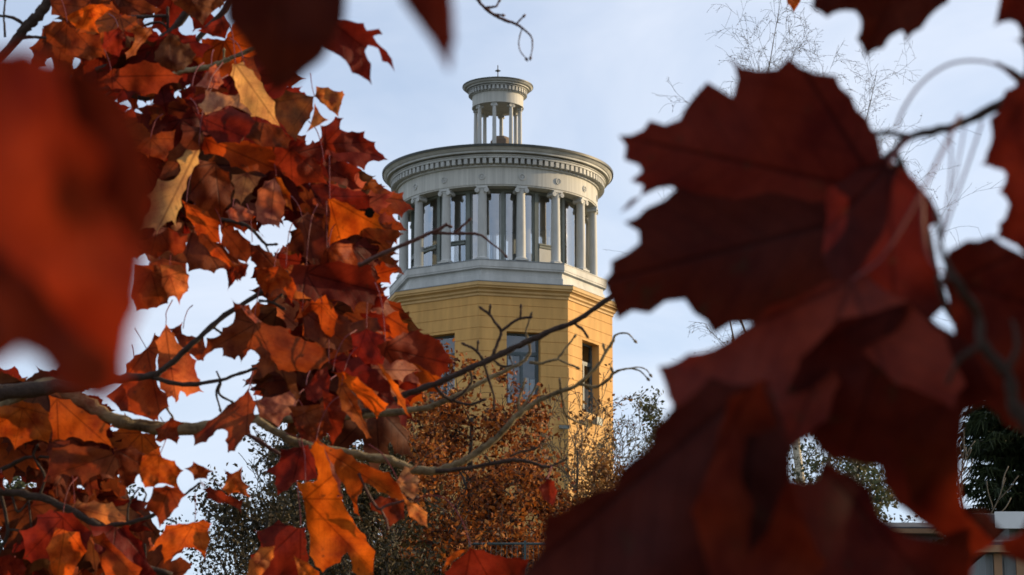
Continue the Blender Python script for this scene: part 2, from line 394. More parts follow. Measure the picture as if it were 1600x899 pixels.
def col_base(r, h, ang):
    m = MB(); rad = Vector((sin(ang), -cos(ang), 0)); tn = Vector((cos(ang), sin(ang), 0)); up = Vector((0,0,1))
    m.box(up*h*.2, r*2.7, r*2.7, h*.4, (tn, rad, up)); m.lathe([(r*1.3, h*.4), (r*1.36, h*.58), (r*1.25, h*.75), (r*1.08, h*.82), (r*1.04, h)], (0,0,0), 24); return m
def add_columns(n, a0, rc_, r0, r1, z0, z1, capd, hb):
    sh = column_mesh(r0, r1, z1-z0, capd)
    me = None
    for i in range(n):
        a = a0 + 2*pi*i/n; p = Vector((TX + rc_*sin(a), TY - rc_*cos(a), z0))
        if me is None:
            sh.v = [v + p for v in sh.v]; o = sh.build('column', M['white'], tower, p, auto=40); me = o.data
        else: o = link(bpy.data.objects.new('column', me), p, tower)
        c = ion_cap(r1, capd, a); q = p + Vector((0,0,z1-z0-capd)); c.v = [v+q for v in c.v]; c.build('capital', M['white'], o, q, auto=40)
        b = col_base(r0, hb, a); b.v = [v+p for v in b.v]; b.build('column_base', M['white'], o, p, auto=40)
add_columns(16, A0, rcol, 7.3*PM, 6.3*PM, zb, zt_, .30, .16)
# entablature of the drum
E = Z
ft, fb = E(302.5), zt_
m = MB(); m.lathe([(rcol-.55, fb), (157*PM-.03, fb), (157*PM-.03, fb+.05), (157*PM, fb+.055), (157*PM, ft)], TC, 160); m.build('frieze', M['board'], tower, auto=30)
m = MB(); m.lathe([(157*PM, ft), (160*PM, ft+.01), (160*PM, E(299.5)), (160*PM, E(299.3))], TC, 160); m.build('architrave_band', M['white'], tower, auto=30)
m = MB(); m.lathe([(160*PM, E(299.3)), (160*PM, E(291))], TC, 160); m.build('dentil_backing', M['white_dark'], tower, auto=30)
m = MB(); nd = 108
for i in range(nd):
    a = 2*pi*i/nd; rad = Vector((sin(a), -cos(a), 0)); tn = Vector((cos(a), sin(a), 0)); r_ = 162*PM
    hh = E(291.2)-E(299.0); m.box(TC + rad*(r_+.05) + Vector((0,0,(E(291.2)+E(299.0))/2)), 2*pi*r_/nd*.60, .20, hh, (tn, rad, Vector((0,0,1))))
dn = m.build('dentil_course', M['white'], tower)
m = MB(); m.lathe([(160*PM, E(291)), (169*PM, E(290.9)), (169*PM, E(288.4)), (170.5*PM, E(287.6)), (170.5*PM, E(286.6)), (165*PM, E(286.4)), (165*PM, E(284.6)), (175*PM, E(284.4)), (175*PM, E(281.5)), (176.5*PM, E(281.2)), (178*PM, E(279.5)), (180.3*PM, E(277.2)), (180.8*PM, E(275.8))], TC, 160)
m.build('cornice', M['white'], tower, auto=30)
z_r = E(275.8)
m = MB(); m.lathe([(182*PM, z_r-.035), (182.3*PM, z_r+.06), (1.1, z_r+.55), (.0, z_r+.56)], TC, 160); m.build('roof', M['metal_roof'], tower, auto=30)
# medallions over each column
med = None
for i in range(16):
    a = A0 + 2*pi*i/16; rad = Vector((sin(a), -cos(a), 0)); tn = Vector((cos(a), sin(a), 0)); up = Vector((0,0,1))
    c = TC + rad*(157*PM) + up*((ft+fb)/2)
    mm = MB(); n = 20
    for prof in ([(.0, .03), (.03, .03), (.045, .01), (.085, .01), (.095, .035), (.125, .035), (.13, .0)],):
        vs = [c + (tn*cos(2*pi*j/n)+up*sin(2*pi*j/n))*r_ + rad*(h-.002) for j in range(n) for r_, h in prof]; k = len(prof)
        mm.add(vs, [(j*k+q, j*k+q+1, ((j+1) % n)*k+q+1, ((j+1) % n)*k+q) for j in range(n) for q in range(k-1)])
    for j in range(6):
        aa = j*pi/3; mm.box(c + (tn*cos(aa)+up*sin(aa))*.065 + rad*.015, .03, .03, .02, (tn, rad, up))
    mm.build('medallion', M['white'], tower, c, auto=35)
# glazed wall of the drum
rg_ = 133*PM; zg0, zg1 = zb, fb+.02
m = MB(); m.lathe([(rg_-.03, zg0+.16), (rg_-.03, zg1-.12)], TC, 64, A0)
gl = m.build('drum_glazing', M['glass'], tower, smooth=True)
m = MB(); m.lathe([(rg_+.05, zg0-.05), (rg_+.05, zg0+.14), (rg_-.10, zg0+.17)], TC, 64); m.lathe([(rg_-.08, zg1-.14), (rg_+.06, zg1-.12), (rg_+.06, zg1+.1)], TC, 64)
m.build('glazing_curb', M['frame'], tower, auto=30)
for i in range(16):
    a = R_(-19 + 22.5*i); rad = Vector((sin(a), -cos(a), 0)); tn = Vector((cos(a), sin(a), 0)); up = Vector((0,0,1))
    c = TC + rad*rg_ + up*((zg0+zg1)/2); mm = MB()
    mm.box(c, .13, .14, zg1-zg0-.2, (tn, rad, up))
    for s in (-1, 1): mm.box(c + tn*s*.105 - rad*.01, .05, .07, zg1-zg0-.25, (tn, rad, up))
    po = mm.build('mullion', M['frame'], tower, c)
    if i in (0, 15, 14, 3, 8, 10, 5):
        mt = MB(); aa = a - R_(11.25); rad2 = Vector((sin(aa), -cos(aa), 0)); tn2 = Vector((cos(aa), sin(aa), 0))
        cc = TC + rad2*(rg_-.02) + up*(zg0 + (.85 if i != 3 else .75)); wd = 2*rg_*sin(R_(11.25)) - .25
        mt.box(cc, wd, .12, .09, (tn2, rad2, up)); mt.box(cc + up*.10, wd, .10, .05, (tn2, rad2, up)); mt.build('transom', M['frame'], po, cc)
        if i == 3:
            mt = MB(); mt.box(cc + up*(-.40), wd, .08, .66, (tn2, rad2, up)); mt.build('lower_panel', M['white'], po, cc)
m = MB(); m.lathe([(.0, zg1-.06), (rcol-.5, zg1-.06)], TC, 48); m.build('lantern_ceiling', M['inner'], tower)
m = MB(); m.lathe([(.0, zg0+.015), (rg_-.06, zg0+.015)], TC, 48); m.build('lantern_floor', M['inner'], tower)
m = MB(); m.lathe([(.42, zg0+.02), (.42, zg0+1.3), (.30, zg0+1.35), (.30, zg1-.07)], TC + Vector((1.0, .7, 0)), 20); m.build('spiral_stair_post', M['inner'], tower, auto=30)
# small rotunda on top
zr0 = z_r+.42; cz = E(170.5)
m = MB(); m.lathe([(40*PM, zr0-.2), (40*PM, zr0+.10), (.2, zr0+.12)], TC, 64); m.build('rotunda_plinth', M['white'], tower, auto=30)
add_columns(8, A0, 35.3*PM, 3.4*PM, 2.9*PM, zr0+.11, cz, .17, .08)
f2 = E(153.5)
m = MB(); m.lathe([(.0, cz+.08), (28*PM, cz+.08), (31*PM, cz), (41*PM, cz), (41*PM, cz+.04), (40.4*PM, cz+.045), (40.4*PM, f2)], TC, 80); m.build('rotunda_frieze', M['board'], tower, auto=30)
m = MB(); nd = 44; r_ = 42.5*PM
for i in range(nd):
    a = 2*pi*i/nd; rad = Vector((sin(a), -cos(a), 0)); tn = Vector((cos(a), sin(a), 0))
    m.box(TC + rad*(r_+.05) + Vector((0,0,(E(151.5)+E(145.5))/2)), 2*pi*r_/nd*.58, .10, E(145.5)-E(151.5), (tn, rad, Vector((0,0,1))))
m.build('rotunda_dentils', M['white'], tower)
m = MB(); m.lathe([(40.4*PM, f2), (42.5*PM, f2+.02), (42.5*PM, E(145.3)), (47.5*PM, E(145.2)), (47.5*PM, E(144.2)), (45*PM, E(144.1)), (45*PM, E(143.1)), (50*PM, E(143)), (50*PM, E(142.6)), (50*PM, E(140.8)), (53*PM, E(140.4)), (55.3*PM, E(138)), (55.6*PM, E(137.3))], TC, 80); m.build('rotunda_cornice', M['white'], tower, auto=30)
m = MB(); zr = E(137.3); m.lathe([(56.2*PM, zr-.015), (56.3*PM, zr+.03), (.25, zr+.24), (0, zr+.25)], TC, 80); m.build('rotunda_roof', M['metal_roof'], tower, auto=30)
m = MB(); m.lathe([(.42, zr0+.1), (.42, Z(220)), (.30, Z(214)), (.0, Z(213))], TC + Vector((.12, .1, 0)), 6, .4); m.build('roof_hatch', M['concrete'], tower)
fz = zr+.2; m = MB(); m.lathe([(.022, fz), (.018, fz+.72), (.0, fz+.76)], TC, 10)
m.box(TC + Vector((0,0,fz+.50)), .21, .03, .045); 
m.lathe([(0, fz+.43), (.055, fz+.47), (.07, fz+.50), (.055, fz+.54), (0, fz+.57)], TC, 12); m.lathe([(0, fz+.0), (.06, fz+.05), (0, fz+.1)], TC, 12)
m.build('cross_finial', M['iron'], tower, auto=40)
# floodlights
for (kf, t, py) in ((1, .52, 655), (0, .93, 676)):
    n = (oct_v(1, kf, 0)+oct_v(1, kf+1, 0)-2*TC); n.z = 0; n.normalize(); u = Vector((-n.y, n.x, 0)); up = Vector((0,0,1))
    c = fp(kf, t, RW, Z(py+20)) + n*.22; m = MB(); m.box(c - n*.13, .06, .18, .06, (u, n, up)); m.box(c, .34, .20, .24 if kf else .10, (u, n, up)); m.box(c + n*.10, .40, .05, .30 if kf else .13, (u, n, up))
    fl = m.build('floodlight', M['frame'], tower, c); fl['label'] = 'grey floodlight fixed to the lit yellow face' if kf else 'small grey fitting beside the tower corner'

# ------------------------------------------------------------------ background trees
def grow(rng, mb, tips, p, d, L, r, lev, cfg):
    n = max(3, int(cfg['steps'][lev])); pts = [p.copy()]; rad = [r]; q = p.copy(); dd = d.normalized()
    spots = []
    for i in range(n):
        dd = (dd + Vector((rng.uniform(-1,1), rng.uniform(-1,1), rng.uniform(-1,1)))*cfg['wand'][lev] + Vector((0,0,cfg['trop'][lev]))).normalized()
        q = q + dd*(L/n); pts.append(q.copy()); rad.append(max(cfg['rmin'], r*(1-(i+1)/n*(cfg.get('taper', .75))))); spots.append((q.copy(), dd.copy(), rad[-1], (i+1)/n))
    mb.tube(pts, rad, 8 if lev == 0 else (5 if lev == 1 else 3))
    if lev >= cfg['levels']:
        for s in spots: tips.append(s)
        return
    nc = cfg['kids'][lev]
    for c in range(nc):
        f = cfg['start'][lev] + (1-cfg['start'][lev])*(c+rng.random())/nc; i = min(n-1, int(f*n)); s = spots[i]
        base = pts[i].lerp(pts[i+1], min(1, f*n-i))
        az = rng.uniform(0, 2*pi) if lev else c*2.4+rng.uniform(-.4,.4); o = s[1].orthogonal().normalized(); o2 = s[1].cross(o)
        sp = R_(cfg['ang'][lev] + rng.uniform(-12, 12)); nd_ = s[1]*cos(sp) + (o*cos(az)+o2*sin(az))*sin(sp)
        grow(rng, mb, tips, base, nd_, L*cfg['len'][lev]*rng.uniform(.7,1.1)*(1.15-.5*f if cfg.get('cone') else 1), max(cfg['rmin'], s[2]*cfg['rr'][lev]), lev+1, cfg)
def leaf_bits(mb, rng, tips, per, size, spread, keep=None, droop=0.):
    for (p, d, r, f) in tips:
        for _ in range(per if isinstance(per, int) else (1 if rng.random() < per else 0)):
            c = p + Vector((rng.gauss(0,1), rng.gauss(0,1), rng.gauss(0,1)))*spread
            if keep and not keep(c): continue
            a = Vector((rng.gauss(0,1), rng.gauss(0,1), rng.gauss(0,1)-droop)).normalized(); b = a.orthogonal().normalized(); b = (b*cos(rng.uniform(0,6)) + a.cross(b)*sin(rng.uniform(0,6))).normalized(); n = a.cross(b)
            s = size*rng.uniform(.5,1.6)
            mb.add([c, c+a*s*.45+b*s*.30+n*s*.10, c+a*s, c+a*s*.5-b*s*.30+n*s*.08], [(0,1,2),(0,2,3)])
def tree(name, x, y, H, label, cat, cfg, seed, r0, bark, leafmat=None, per=3, size=.1, spread=.15, group=None, lean=(0,0), keep=None, crown_name='crown', droop=0.):
    rng = random.Random(seed); z = gh(x, y)-.1
    t = thing(name, (x, y, z), label, cat, group)
    tr = MB(); tips = []; n = 10; p = Vector((x, y, z)); pts = [p.copy()]; rad = [r0*1.25]; d = Vector((lean[0], lean[1], 1)).normalized(); sp = []
    for i in range(n):
        d = (d + Vector((rng.uniform(-1,1), rng.uniform(-1,1), .3))*cfg.get('tw', .06)).normalized(); p = p + d*(H*cfg.get('trunk', .8)/n); pts.append(p.copy()); rad.append(r0*(1-.8*(i+1)/n)); sp.append((p.copy(), d.copy(), rad[-1]))
    tr.tube(pts, rad, 10, .05, seed); tr.build('trunk', bark[0], t, smooth=True)
    br = MB(); f0 = cfg.get('first', .25); nl = cfg['limbs']
    for c in range(nl):
        f = f0 + (1-f0)*(c+rng.random()*.8)/nl; i = min(n-1, int(f*n)); base = pts[i].lerp(pts[i+1], f*n-i); s = sp[i]
        az = c*2.4 + rng.uniform(-.5,.5); a = R_(cfg['limb_ang'] + rng.uniform(-12,12)); dr = Vector((cos(az)*sin(a), sin(az)*sin(a), cos(a)))
        L = H*cfg['limb_len']*(1.25-.75*(f-f0)/(1-f0))*rng.uniform(.8,1.1)
        grow(rng, br, tips, base, dr, L, max(.012, s[2]*.55), 0, cfg)
    br.build('limbs', bark[1], t, smooth=True)
    if leafmat is not None:
        lf = MB(); leaf_bits(lf, rng, tips, per, size, spread, keep, droop)
        if lf.v: lf.build(crown_name, leafmat, t)
    return t
def gx(px, d): return (px-800)/F*d/cos(PITCH)
def top(py, y): return CAM.z + y*tan(PITCH + atan((449.5-py)/F))
def height_to(px, py, y): return top(py, y) - gh(gx(px, y), y) + .1
B2 = (M['bg_bark'], M['bg_bark'])
oak = dict(levels=2, steps=[7,6,5], wand=[.16,.22,.3], trop=[.05,.02,0], kids=[7,6,0], start=[.2,.2,0], ang=[45,45,40], len=[.5,.45,.4], rr=[.5,.5,.5], rmin=.008, limbs=16, limb_ang=50, limb_len=.34, first=.15, trunk=.88)
def T(px, ytop, y, label, cfg, seed, r0, bark, lm, name='broadleaf_tree', cat='tree', **k):
    return tree(name, gx(px, y), y, height_to(px, ytop, y), label, cat, cfg, seed, r0, bark, lm, **k)
clump = lambda c: noise.noise(c*1.1) + .35*noise.noise(c*3.1) > -.06
T(705, 575, 78, 'dense oak with rust orange leaves standing before the yellow tower', oak, 5, .24, B2, M['oak'], name='oak_tree', per=9, size=.125, spread=.20, keep=clump, group='oaks before the tower')
T(640, 690, 72, 'dark brown leafed oak at the tower foot, left of the rust orange one', dict(oak, limbs=14, limb_len=.42), 8, .2, B2, M['oak'], name='oak_tree', per=8, size=.12, spread=.2, keep=clump, group='oaks before the tower')
T(815, 720, 74, 'short orange brown oak right of the tall rust one, under the tower windows', dict(oak, limbs=12, limb_len=.36), 18, .18, B2, M['oak'], name='oak_tree', per=8, size=.12, spread=.2, keep=clump, group='oaks before the tower')
up_ = dict(levels=3, steps=[7,6,4,3], wand=[.12,.16,.2,.2], trop=[.14,.10,.06,.0], kids=[6,5,3,0], start=[.2,.15,.2,0], ang=[34,36,38,30], len=[.55,.5,.45,.4], rr=[.5,.5,.6,.5], rmin=.009, limbs=14, limb_ang=32, limb_len=.34, first=.2, trunk=.78)
T(915, 585, 84, 'half bare sapling with a few tan leaves before the sunlit tower face', dict(up_, limbs=9), 3, .12, (M['bg_bark'], M['bg_twig']), M['sparse'], name='young_tree', per=.3, size=.12, spread=.10)
T(905, 735, 82, 'low shrub with brown orange leaves at the sunlit tower foot', dict(oak, limbs=12, limb_len=.3), 33, .1, B2, M['sparse'], name='shrub', cat='shrub', per=3, size=.13, spread=.2)
T(990, 612, 96, 'bare thorny tree just right of the tower against the sky', dict(up_, limb_ang=45, limb_len=.34, trop=[.08,.02,-.05,0]), 12, .16, (M['bg_twig'], M['bg_twig']), M['green_leaf'], name='bare_tree', group='bare trees beside the tower', per=.25, size=.10, spread=.06)
T(1062, 600, 100, 'grey green leafy tree half hidden behind the near red leaves', dict(oak, limb_len=.22), 14, .18, B2, M['green_leaf'], per=2, size=.13, spread=.2, group='leafy trees in the background')
T(505, 640, 62, 'dark leaved tree left of the rust oak behind the hanging maple leaves', dict(oak, limbs=16, limb_len=.28), 21, .2, B2, M['dark_leaf'], per=4, size=.09, spread=.14, group='leafy trees in the background')
T(405, 735, 60, 'shorter dark olive tree at bottom left centre with twiggy crown', dict(oak, limbs=13, limb_len=.32), 22, .16, B2, M['dark_leaf'], per=4, size=.09, spread=.14, group='leafy trees in the background')
T(425, 655, 66, 'slim nearly bare tree with upright twigs between the dark leaved ones', dict(up_, limb_ang=18, limb_len=.3, levels=2), 23, .08, (M['bg_twig'], M['bg_twig']), M['dark_leaf'], name='bare_tree', group='bare trees beside the tower', per=.4, size=.10, spread=.06)
T(600, 640, 66, 'dark brown tree close against the left edge of the tower', dict(oak, limbs=14, limb_len=.24), 24, .2, B2, M['dark_leaf'], per=3, size=.13, spread=.14, group='leafy trees in the background')
T(60, 728, 64, 'grey green tree at the lower left edge, the larger of the two there', dict(oak, limbs=15, limb_len=.26), 25, .2, B2, M['green_leaf'], per=2, size=.12, spread=.12, group='leafy trees in the background')
T(175, 738, 66, 'small grey green tree right of the one at the lower left edge', dict(oak, limbs=11, limb_len=.2), 26, .15, B2, M['green_leaf'], per=2, size=.11, spread=.10, group='leafy trees in the background')
birch = dict(levels=3, steps=[8,7,6,4], wand=[.06,.10,.16,.2], trop=[.10,.02,-.10,-.1], kids=[7,6,4,0], start=[.15,.15,.1,0], ang=[28,38,45,40], len=[.48,.5,.45,.4], rr=[.45,.5,.6,.6], rmin=.0038, limbs=9, limb_ang=27, limb_len=.30, first=.3, trunk=.9, tw=.03)
T(1262, 40, 72, 'tall bare birch whose fine twig tops rise above the near red leaf', birch, 31, .17, (M['birch'], M['bg_twig']), M['birch_bits'], name='birch_tree', group='birches behind the near leaves', per=.3, size=.035, spread=.03)
T(1345, 70, 78, 'bare birch with catkin specks right of the tallest one', dict(birch, limbs=7, limb_len=.27), 32, .15, (M['birch'], M['bg_twig']), M['birch_bits'], name='birch_tree', group='birches behind the near leaves', per=.4, size=.035, spread=.03)
T(1160, 60, 76, 'thin bare birch left of the tallest one with drooping side twigs', dict(birch, limbs=6, limb_len=.24), 37, .14, (M['birch'], M['bg_twig']), M['birch_bits'], name='birch_tree', group='birches behind the near leaves', per=.3, size=.035, spread=.03)
T(1245, 560, 50, 'young pale stemmed birch seen through the gap in the red leaves', dict(birch, levels=2, limbs=10), 39, .07, (M['birch'], M['bg_twig']), M['green_leaf'], name='birch_tree', group='birches behind the near leaves', per=1, size=.08, spread=.1)
# spruce
def spruce(px, ytop, y, label, seed, wid):
    rng = random.Random(seed); x = gx(px, y); z = gh(x, y)-.1; H = height_to(px, ytop, y)
    t = thing('spruce_tree', (x, y, z), label, 'tree', 'spruces at the right edge'); m = MB()
    m.tube([(x, y, z), (x+.05, y, z+H*.5), (x, y, z+H)], [.22, .14, .02], 9); m.build('trunk', M['bg_bark'], t, smooth=True)
    b = MB(); n = MB(); zz = .12*H; c = 0
    while zz < H*.98:
        f = 1-zz/H; c += 1
        for k in range(6):
            az = rng.uniform(0, 2*pi); L = wid*(f**.8)*rng.uniform(.75, 1.1)+.15; p = Vector((x, y, z+zz)); pts = [p.copy()]; dr = Vector((cos(az), sin(az), 0))
            for i in range(8):
                tt = (i+1)/8; pts.append(p + dr*L*tt + Vector((0,0,L*(-.32*tt+.22*tt*tt))))
            b.tube(pts, [.03*(1-i/9)+.006 for i in range(9)], 4)
            for i in range(1, 9):
                for _ in range(11):
                    q = pts[i] + Vector((rng.gauss(0,.06), rng.gauss(0,.06), 0)); s = rng.uniform(.15,.42); side = dr.cross(Vector((0,0,1)))*rng.choice((-1,1))
                    a = (dr*.5 + side*rng.uniform(.1,.9) + Vector((0,0,rng.uniform(-1.1,-.1)))).normalized(); bb = a.orthogonal().normalized()*.022
                    n.add([q-bb, q+bb, q+a*s], [(0,1,2)]); cc = a.cross(bb.normalized())*.022; n.add([q-cc, q+cc, q+a*s], [(0,1,2)])
        zz += H*.013
    b.build('limbs', M['bg_bark'], t); n.build('crown', M['needles'], t)
spruce(1592, 430, 52, 'dark green spruce at the right edge seen through the gap in the leaves', 41, 2.6)
spruce(1668, 470, 58, 'dark spruce standing behind the first one at the right edge', 42, 2.6)
b3 = dict(up_, limbs=4, levels=1, first=.72, limb_ang=55, kids=[4,0,0,0])
T(1558, 690, 44, 'dead grey tree with crooked bare limbs in front of the spruce', dict(b3, limb_len=.15, trunk=.96, first=.8), 43, .07, (M['bg_twig'], M['bg_twig']), None, name='dead_tree')
for i, (px, yt, y, lb) in enumerate([(1330, 700, 66, 'twiggy olive tree low behind the near leaves, right of the pale birch stems'), (1440, 745, 70, 'low bare bush above the tan roof edge at lower right'), (1265, 640, 84, 'pine green tree behind the pale birch stems')]):
    T(px, yt, y, lb, dict(oak, limbs=12, limb_len=.26), 50+i, .13, B2, M['green_leaf'] if i != 1 else M['birch_bits'], name='background_tree', group='low trees behind the near leaves', per=2 if i != 1 else .4, size=.11, spread=.14)

# ------------------------------------------------------------------ houses at the lower right
def house(px0, px1, eave_py, y, depth, roof_h, label, mats, over=.5, post=False, fh=.26):
    x0, x1 = gx(px0, y), gx(px1, y); ze = top(eave_py, y); zb_ = gh((x0+x1)/2, y)-.4
    h = thing('house', ((x0+x1)/2, y, zb_), label, 'house', 'houses at the lower right'); m = MB(); xc = (x0+x1)/2; W = x1-x0; up = Vector((0,0,1))
    m.box((xc, y+depth/2, (ze+zb_)/2), W, depth, ze-zb_)
    nb = int(W/.16)
    for i in range(nb): m.box((x0+.08+i*.16, y-.008, (ze+zb_)/2-.02), .02, .016, ze-zb_-.1)
    m.build('wall', M[mats[0]], h)
    r = MB(); a = [(x0-over, y-over, ze), (x1+over, y-over, ze), (x1+over, y+depth+over, ze), (x0-over, y+depth+over, ze), (x0-over, y+depth/2, ze+roof_h), (x1+over, y+depth/2, ze+roof_h)]
    r.add([Vector(q)+up*.003 for q in a] + [Vector(q)+up*.14 for q in a], [(0,4,5,1), (2,5,4,3), (6,7,11,10), (8,9,10,11), (0,1,7,6), (2,3,9,8), (0,6,10,4), (4,10,9,3), (1,5,11,7), (5,2,8,11)])
    r.build('roof', M['roof_dark'], h)
    f = MB(); f.box(((x0+x1)/2, y-over-.02, ze+.05), W+2*over+.02, .035, fh); f.build('fascia', M[mats[1]], h)
    wf = MB(); wx = x0+W*.68; wz = ze-1.3; wf.box((wx-.45, y-.03, wz), .09, .06, 1.2); wf.box((wx+.45, y-.03, wz), .09, .06, 1.2); wf.box((wx, y-.03, wz+.6), .99, .062, .09); wf.box((wx, y-.03, wz-.6), .99, .062, .09); wf.box((wx, y-.03, wz), .05, .05, 1.12)
    wo = wf.build('window', M['house_white'], h, (wx, y, wz)); g = MB(); g.add([(wx-.42, y-.02, wz-.56), (wx+.42, y-.02, wz-.56), (wx+.42, y-.02, wz+.56), (wx-.42, y-.02, wz+.56)], [(0,1,2,3)]); g.build('pane', M['glass_dark'], wo, (wx, y, wz))
    if post:
        for xx in (x0+.15, x0+W*.45):
            q = MB(); q.box((xx, y-over+.12, (ze+zb_)/2), .10, .10, ze-zb_); q.build('post', M['house_tan'], h, (xx, y-over+.12, zb_))
    return h
house(1562, 1760, 822, 44, 6, .5, 'grey house with white fascia at the right edge, behind the lower shed', ('house_wall', 'house_white'), .25)
house(1524, 1640, 866, 36, 3, .25, 'low grey boarded shed with tan posts at the bottom right corner', ('house_wall', 'house_tan'), .12, True, .09)
house(1400, 1470, 837, 60, 5, .5, 'distant house with tan roof edge below the gap in the leaves', ('house_wall', 'house_tan'), .3, False, .10)
# railing below the oaks
yr = 70.; x0, x1 = gx(735, yr), gx(905, yr); zt = top(850, yr); rl = thing('railing', ((x0+x1)/2, yr, zt-1.2), 'blue green metal railing on a grey terrace wall below the orange oaks', 'railing')
m = MB(); m.tube([(x0, yr, zt), (x1, yr, zt)], [.03, .03], 8); m.tube([(x0, yr, zt-.9), (x1, yr, zt-.9)], [.02, .02], 6); k = 0
while x0 + k*.13 < x1: m.tube([(x0+k*.13, yr, zt-.9), (x0+k*.13, yr, zt)], [.008, .008], 5); k += 1
m.build('rail_panel', M['railing'], rl)
for k in range(3):
    xx = x0 + (x1-x0)*k/2; m = MB(); m.box((xx, yr, zt-.5), .06, .06, 1.15); m.build('post', M['railing'], rl, (xx, yr, zt-1.1))
zg_ = gh((x0+x1)/2, yr)-.5; tw = thing('terrace_wall', ((x0+x1)/2, yr+.3, zg_), 'grey rendered terrace wall carrying the blue green railing', 'wall')
m = MB(); m.box(((x0+x1)/2, yr+.3, (zt-1.05+zg_)/2), x1-x0+1, .9, zt-1.05-zg_); m.build('wall', M['inner'], tw); m = MB(); m.box(((x0+x1)/2, yr+.3, zt-1.0), x1-x0+1.1, 1.0, .1); m.build('coping', M['lead'], tw)

# ------------------------------------------------------------------ maples near the camera
ORIGIN_A = Vector((-2.3, 5.6, -.05)); ORIGIN_B = Vector((2.35, 1.75, -.05))
mapleA = thing('maple_tree', ORIGIN_A, 'red and orange leaved maple reaching in from the left with lichened branches', 'tree')
mapleB = thing('maple_tree', ORIGIN_B, 'maple with big dark red blurred leaves closest to the camera at right and top', 'tree')
m = MB(); m.tube([ORIGIN_A, ORIGIN_A+Vector((.03,.02,1.2)), ORIGIN_A+Vector((.0,.06,2.6)), ORIGIN_A+Vector((.1,.0,4.2)), ORIGIN_A+Vector((.12,.1,6.5))], [.17,.14,.12,.09,.03], 16, .05); m.build('trunk', M['bark'], mapleA, smooth=True)
m = MB(); m.tube([ORIGIN_B, ORIGIN_B+Vector((.02,.03,1.2)), ORIGIN_B+Vector((-.05,.05,2.4)), ORIGIN_B+Vector((.0,.0,4.2)), ORIGIN_B+Vector((.06,-.1,6.5))], [.16,.13,.11,.09,.03], 16, .05); m.build('trunk', M['bark'], mapleB, smooth=True)

def branch(tree, paths, mt, d, start=None, name='branch', sub=6):
    """paths: list of [(px,py,rpx[,ddepth])...]; first path may start on the trunk"""
    mb = MB()
    for j, pth in enumerate(paths):
        pts = []
        if start is not None and j == 0: pts += start
        for q in pth:
            dd = d + (q[3] if len(q) > 3 else 0.) + .02*noise.noise(Vector((q[0]*.01, q[1]*.01, d)))
            pts.append((P(q[0], q[1], dd), q[2]*dd/F))
        sp = smooth_path(pts, sub); rg = random.Random(int(pth[0][0]*7+pth[0][1]))
        mb.tube([p + Vector((rg.uniform(-1,1), 0, rg.uniform(-1,1)))*r*.22 for p, r in sp], [r*rg.uniform(.88, 1.16) for p, r in sp], 8 if pth[0][2] > 2 else 6, .07, int(pth[0][0]))
        if pth[-1][2] < 2.2:                       # bud at the tip
            e, r = pts[-1]; t_ = (pts[-1][0]-pts[-2][0]).normalized(); k = 2.2*d/F
            mb.tube([e-t_*k, e, e+t_*k*1.2, e+t_*k*2.4], [r, k*1.15, k*.95, k*.2], 6)
    return mb.build(name, mt, tree, P(paths[0][0][0], paths[0][0][1], d), smooth=True)
def from_trunk(z, r=.035, side=1):
    return [(ORIGIN_A + Vector((.08, 0, z)), r), (ORIGIN_A + Vector((.6, -.2, z+.12)), r*.85)]
bk, ms_, tw_ = M['bark'], M['bark_moss_lit'], M['twig']
branch(mapleA, [[(-60,622,15),(0,612,13),(60,607,11),(130,602,9),(190,592,7),(235,588,5.5),(262,572,5),(300,538,4.6),(352,493,4.4),(410,455,3.8),(450,425,3.2)],
  [(235,588,4),(285,601,3.6),(340,595,3),(375,584,2.7),(404,574,2.4),(440,560,2)], [(345,595,2),(338,612,1.8),(344,640,1.5)], [(338,580,1.5),(345,596,1.8),(342,615,2),(362,628,1.5)],
  [(404,470,2.5),(425,473,2.2),(442,482,2)], [(425,473,1.6),(438,462,1.3)], [(335,513,2),(345,520,1.6)]], bk, 4.75, from_trunk(2.2), sub=5)
branch(mapleA, [[(60,600,9),(115,618,10),(150,640,10),(195,660,10),(245,670,10),(300,671,9.5),(350,661,8.5),(400,655,7.5),(450,654,6.5),(530,650,6),(600,645,5.5),(667,637,4.6),(720,615,4.2),(767,590,3.8),(805,572,3.2),(820,563,3),(828,548,2.6),(824,528,2.3),(822,520,1.9),(826,505,1.8),(830,492,1.5)],
  [(827,566,2.6),(845,568,2.2),(862,563,2.2),(871,561,2),(885,543,1.7),(898,526,1.5)], [(871,561,1.7),(886,568,1.7),(902,575,1.6)],
  [(771,560,1.4),(778,570,1.5),(790,575,1.2)], [(260,668,2.5),(270,655,2),(262,640,1.4)]], ms_, 4.85, from_trunk(2.1, .04), sub=5)
branch(mapleA, [[(400,655,6),(440,680,6.5),(490,700,7),(558,711,7),(610,720,7),(645,733,6.5),(684,735,6.2),(720,722,5.8),(757,700,5.4),(785,675,5),(806,652,4.6),(835,630,4),(870,614,3.6),(905,600,3.2),(935,570,2.8),(950,545,2.5),(957,535,2.6),(962,524,1.6),(980,521,1.2),(992,533,.9)],
  [(905,600,2.6),(930,605,2.5),(950,594,2.3),(958,584,2.6),(968,579,1.8),(984,576,1.4),(1000,580,1.1),(1012,592,.9)], [(984,576,1.2),(998,574,1.),(1010,578,.9),(1016,586,.7)], [(958,584,1.5),(956,578,1.8)], [(945,550,1.5),(943,541,1.9)],
  [(875,591,2.2),(877,612,2.2),(880,630,2),(884,647,1.8),(900,659,1.6),(912,662,1.3)], [(821,591,1.6),(815,612,1.8),(810,628,2),(812,645,2.2)], [(838,603,1.8),(828,620,1.8),(816,636,2)], [(843,625,1.8),(842,633,1.8)]], ms_, 4.8, sub=5)
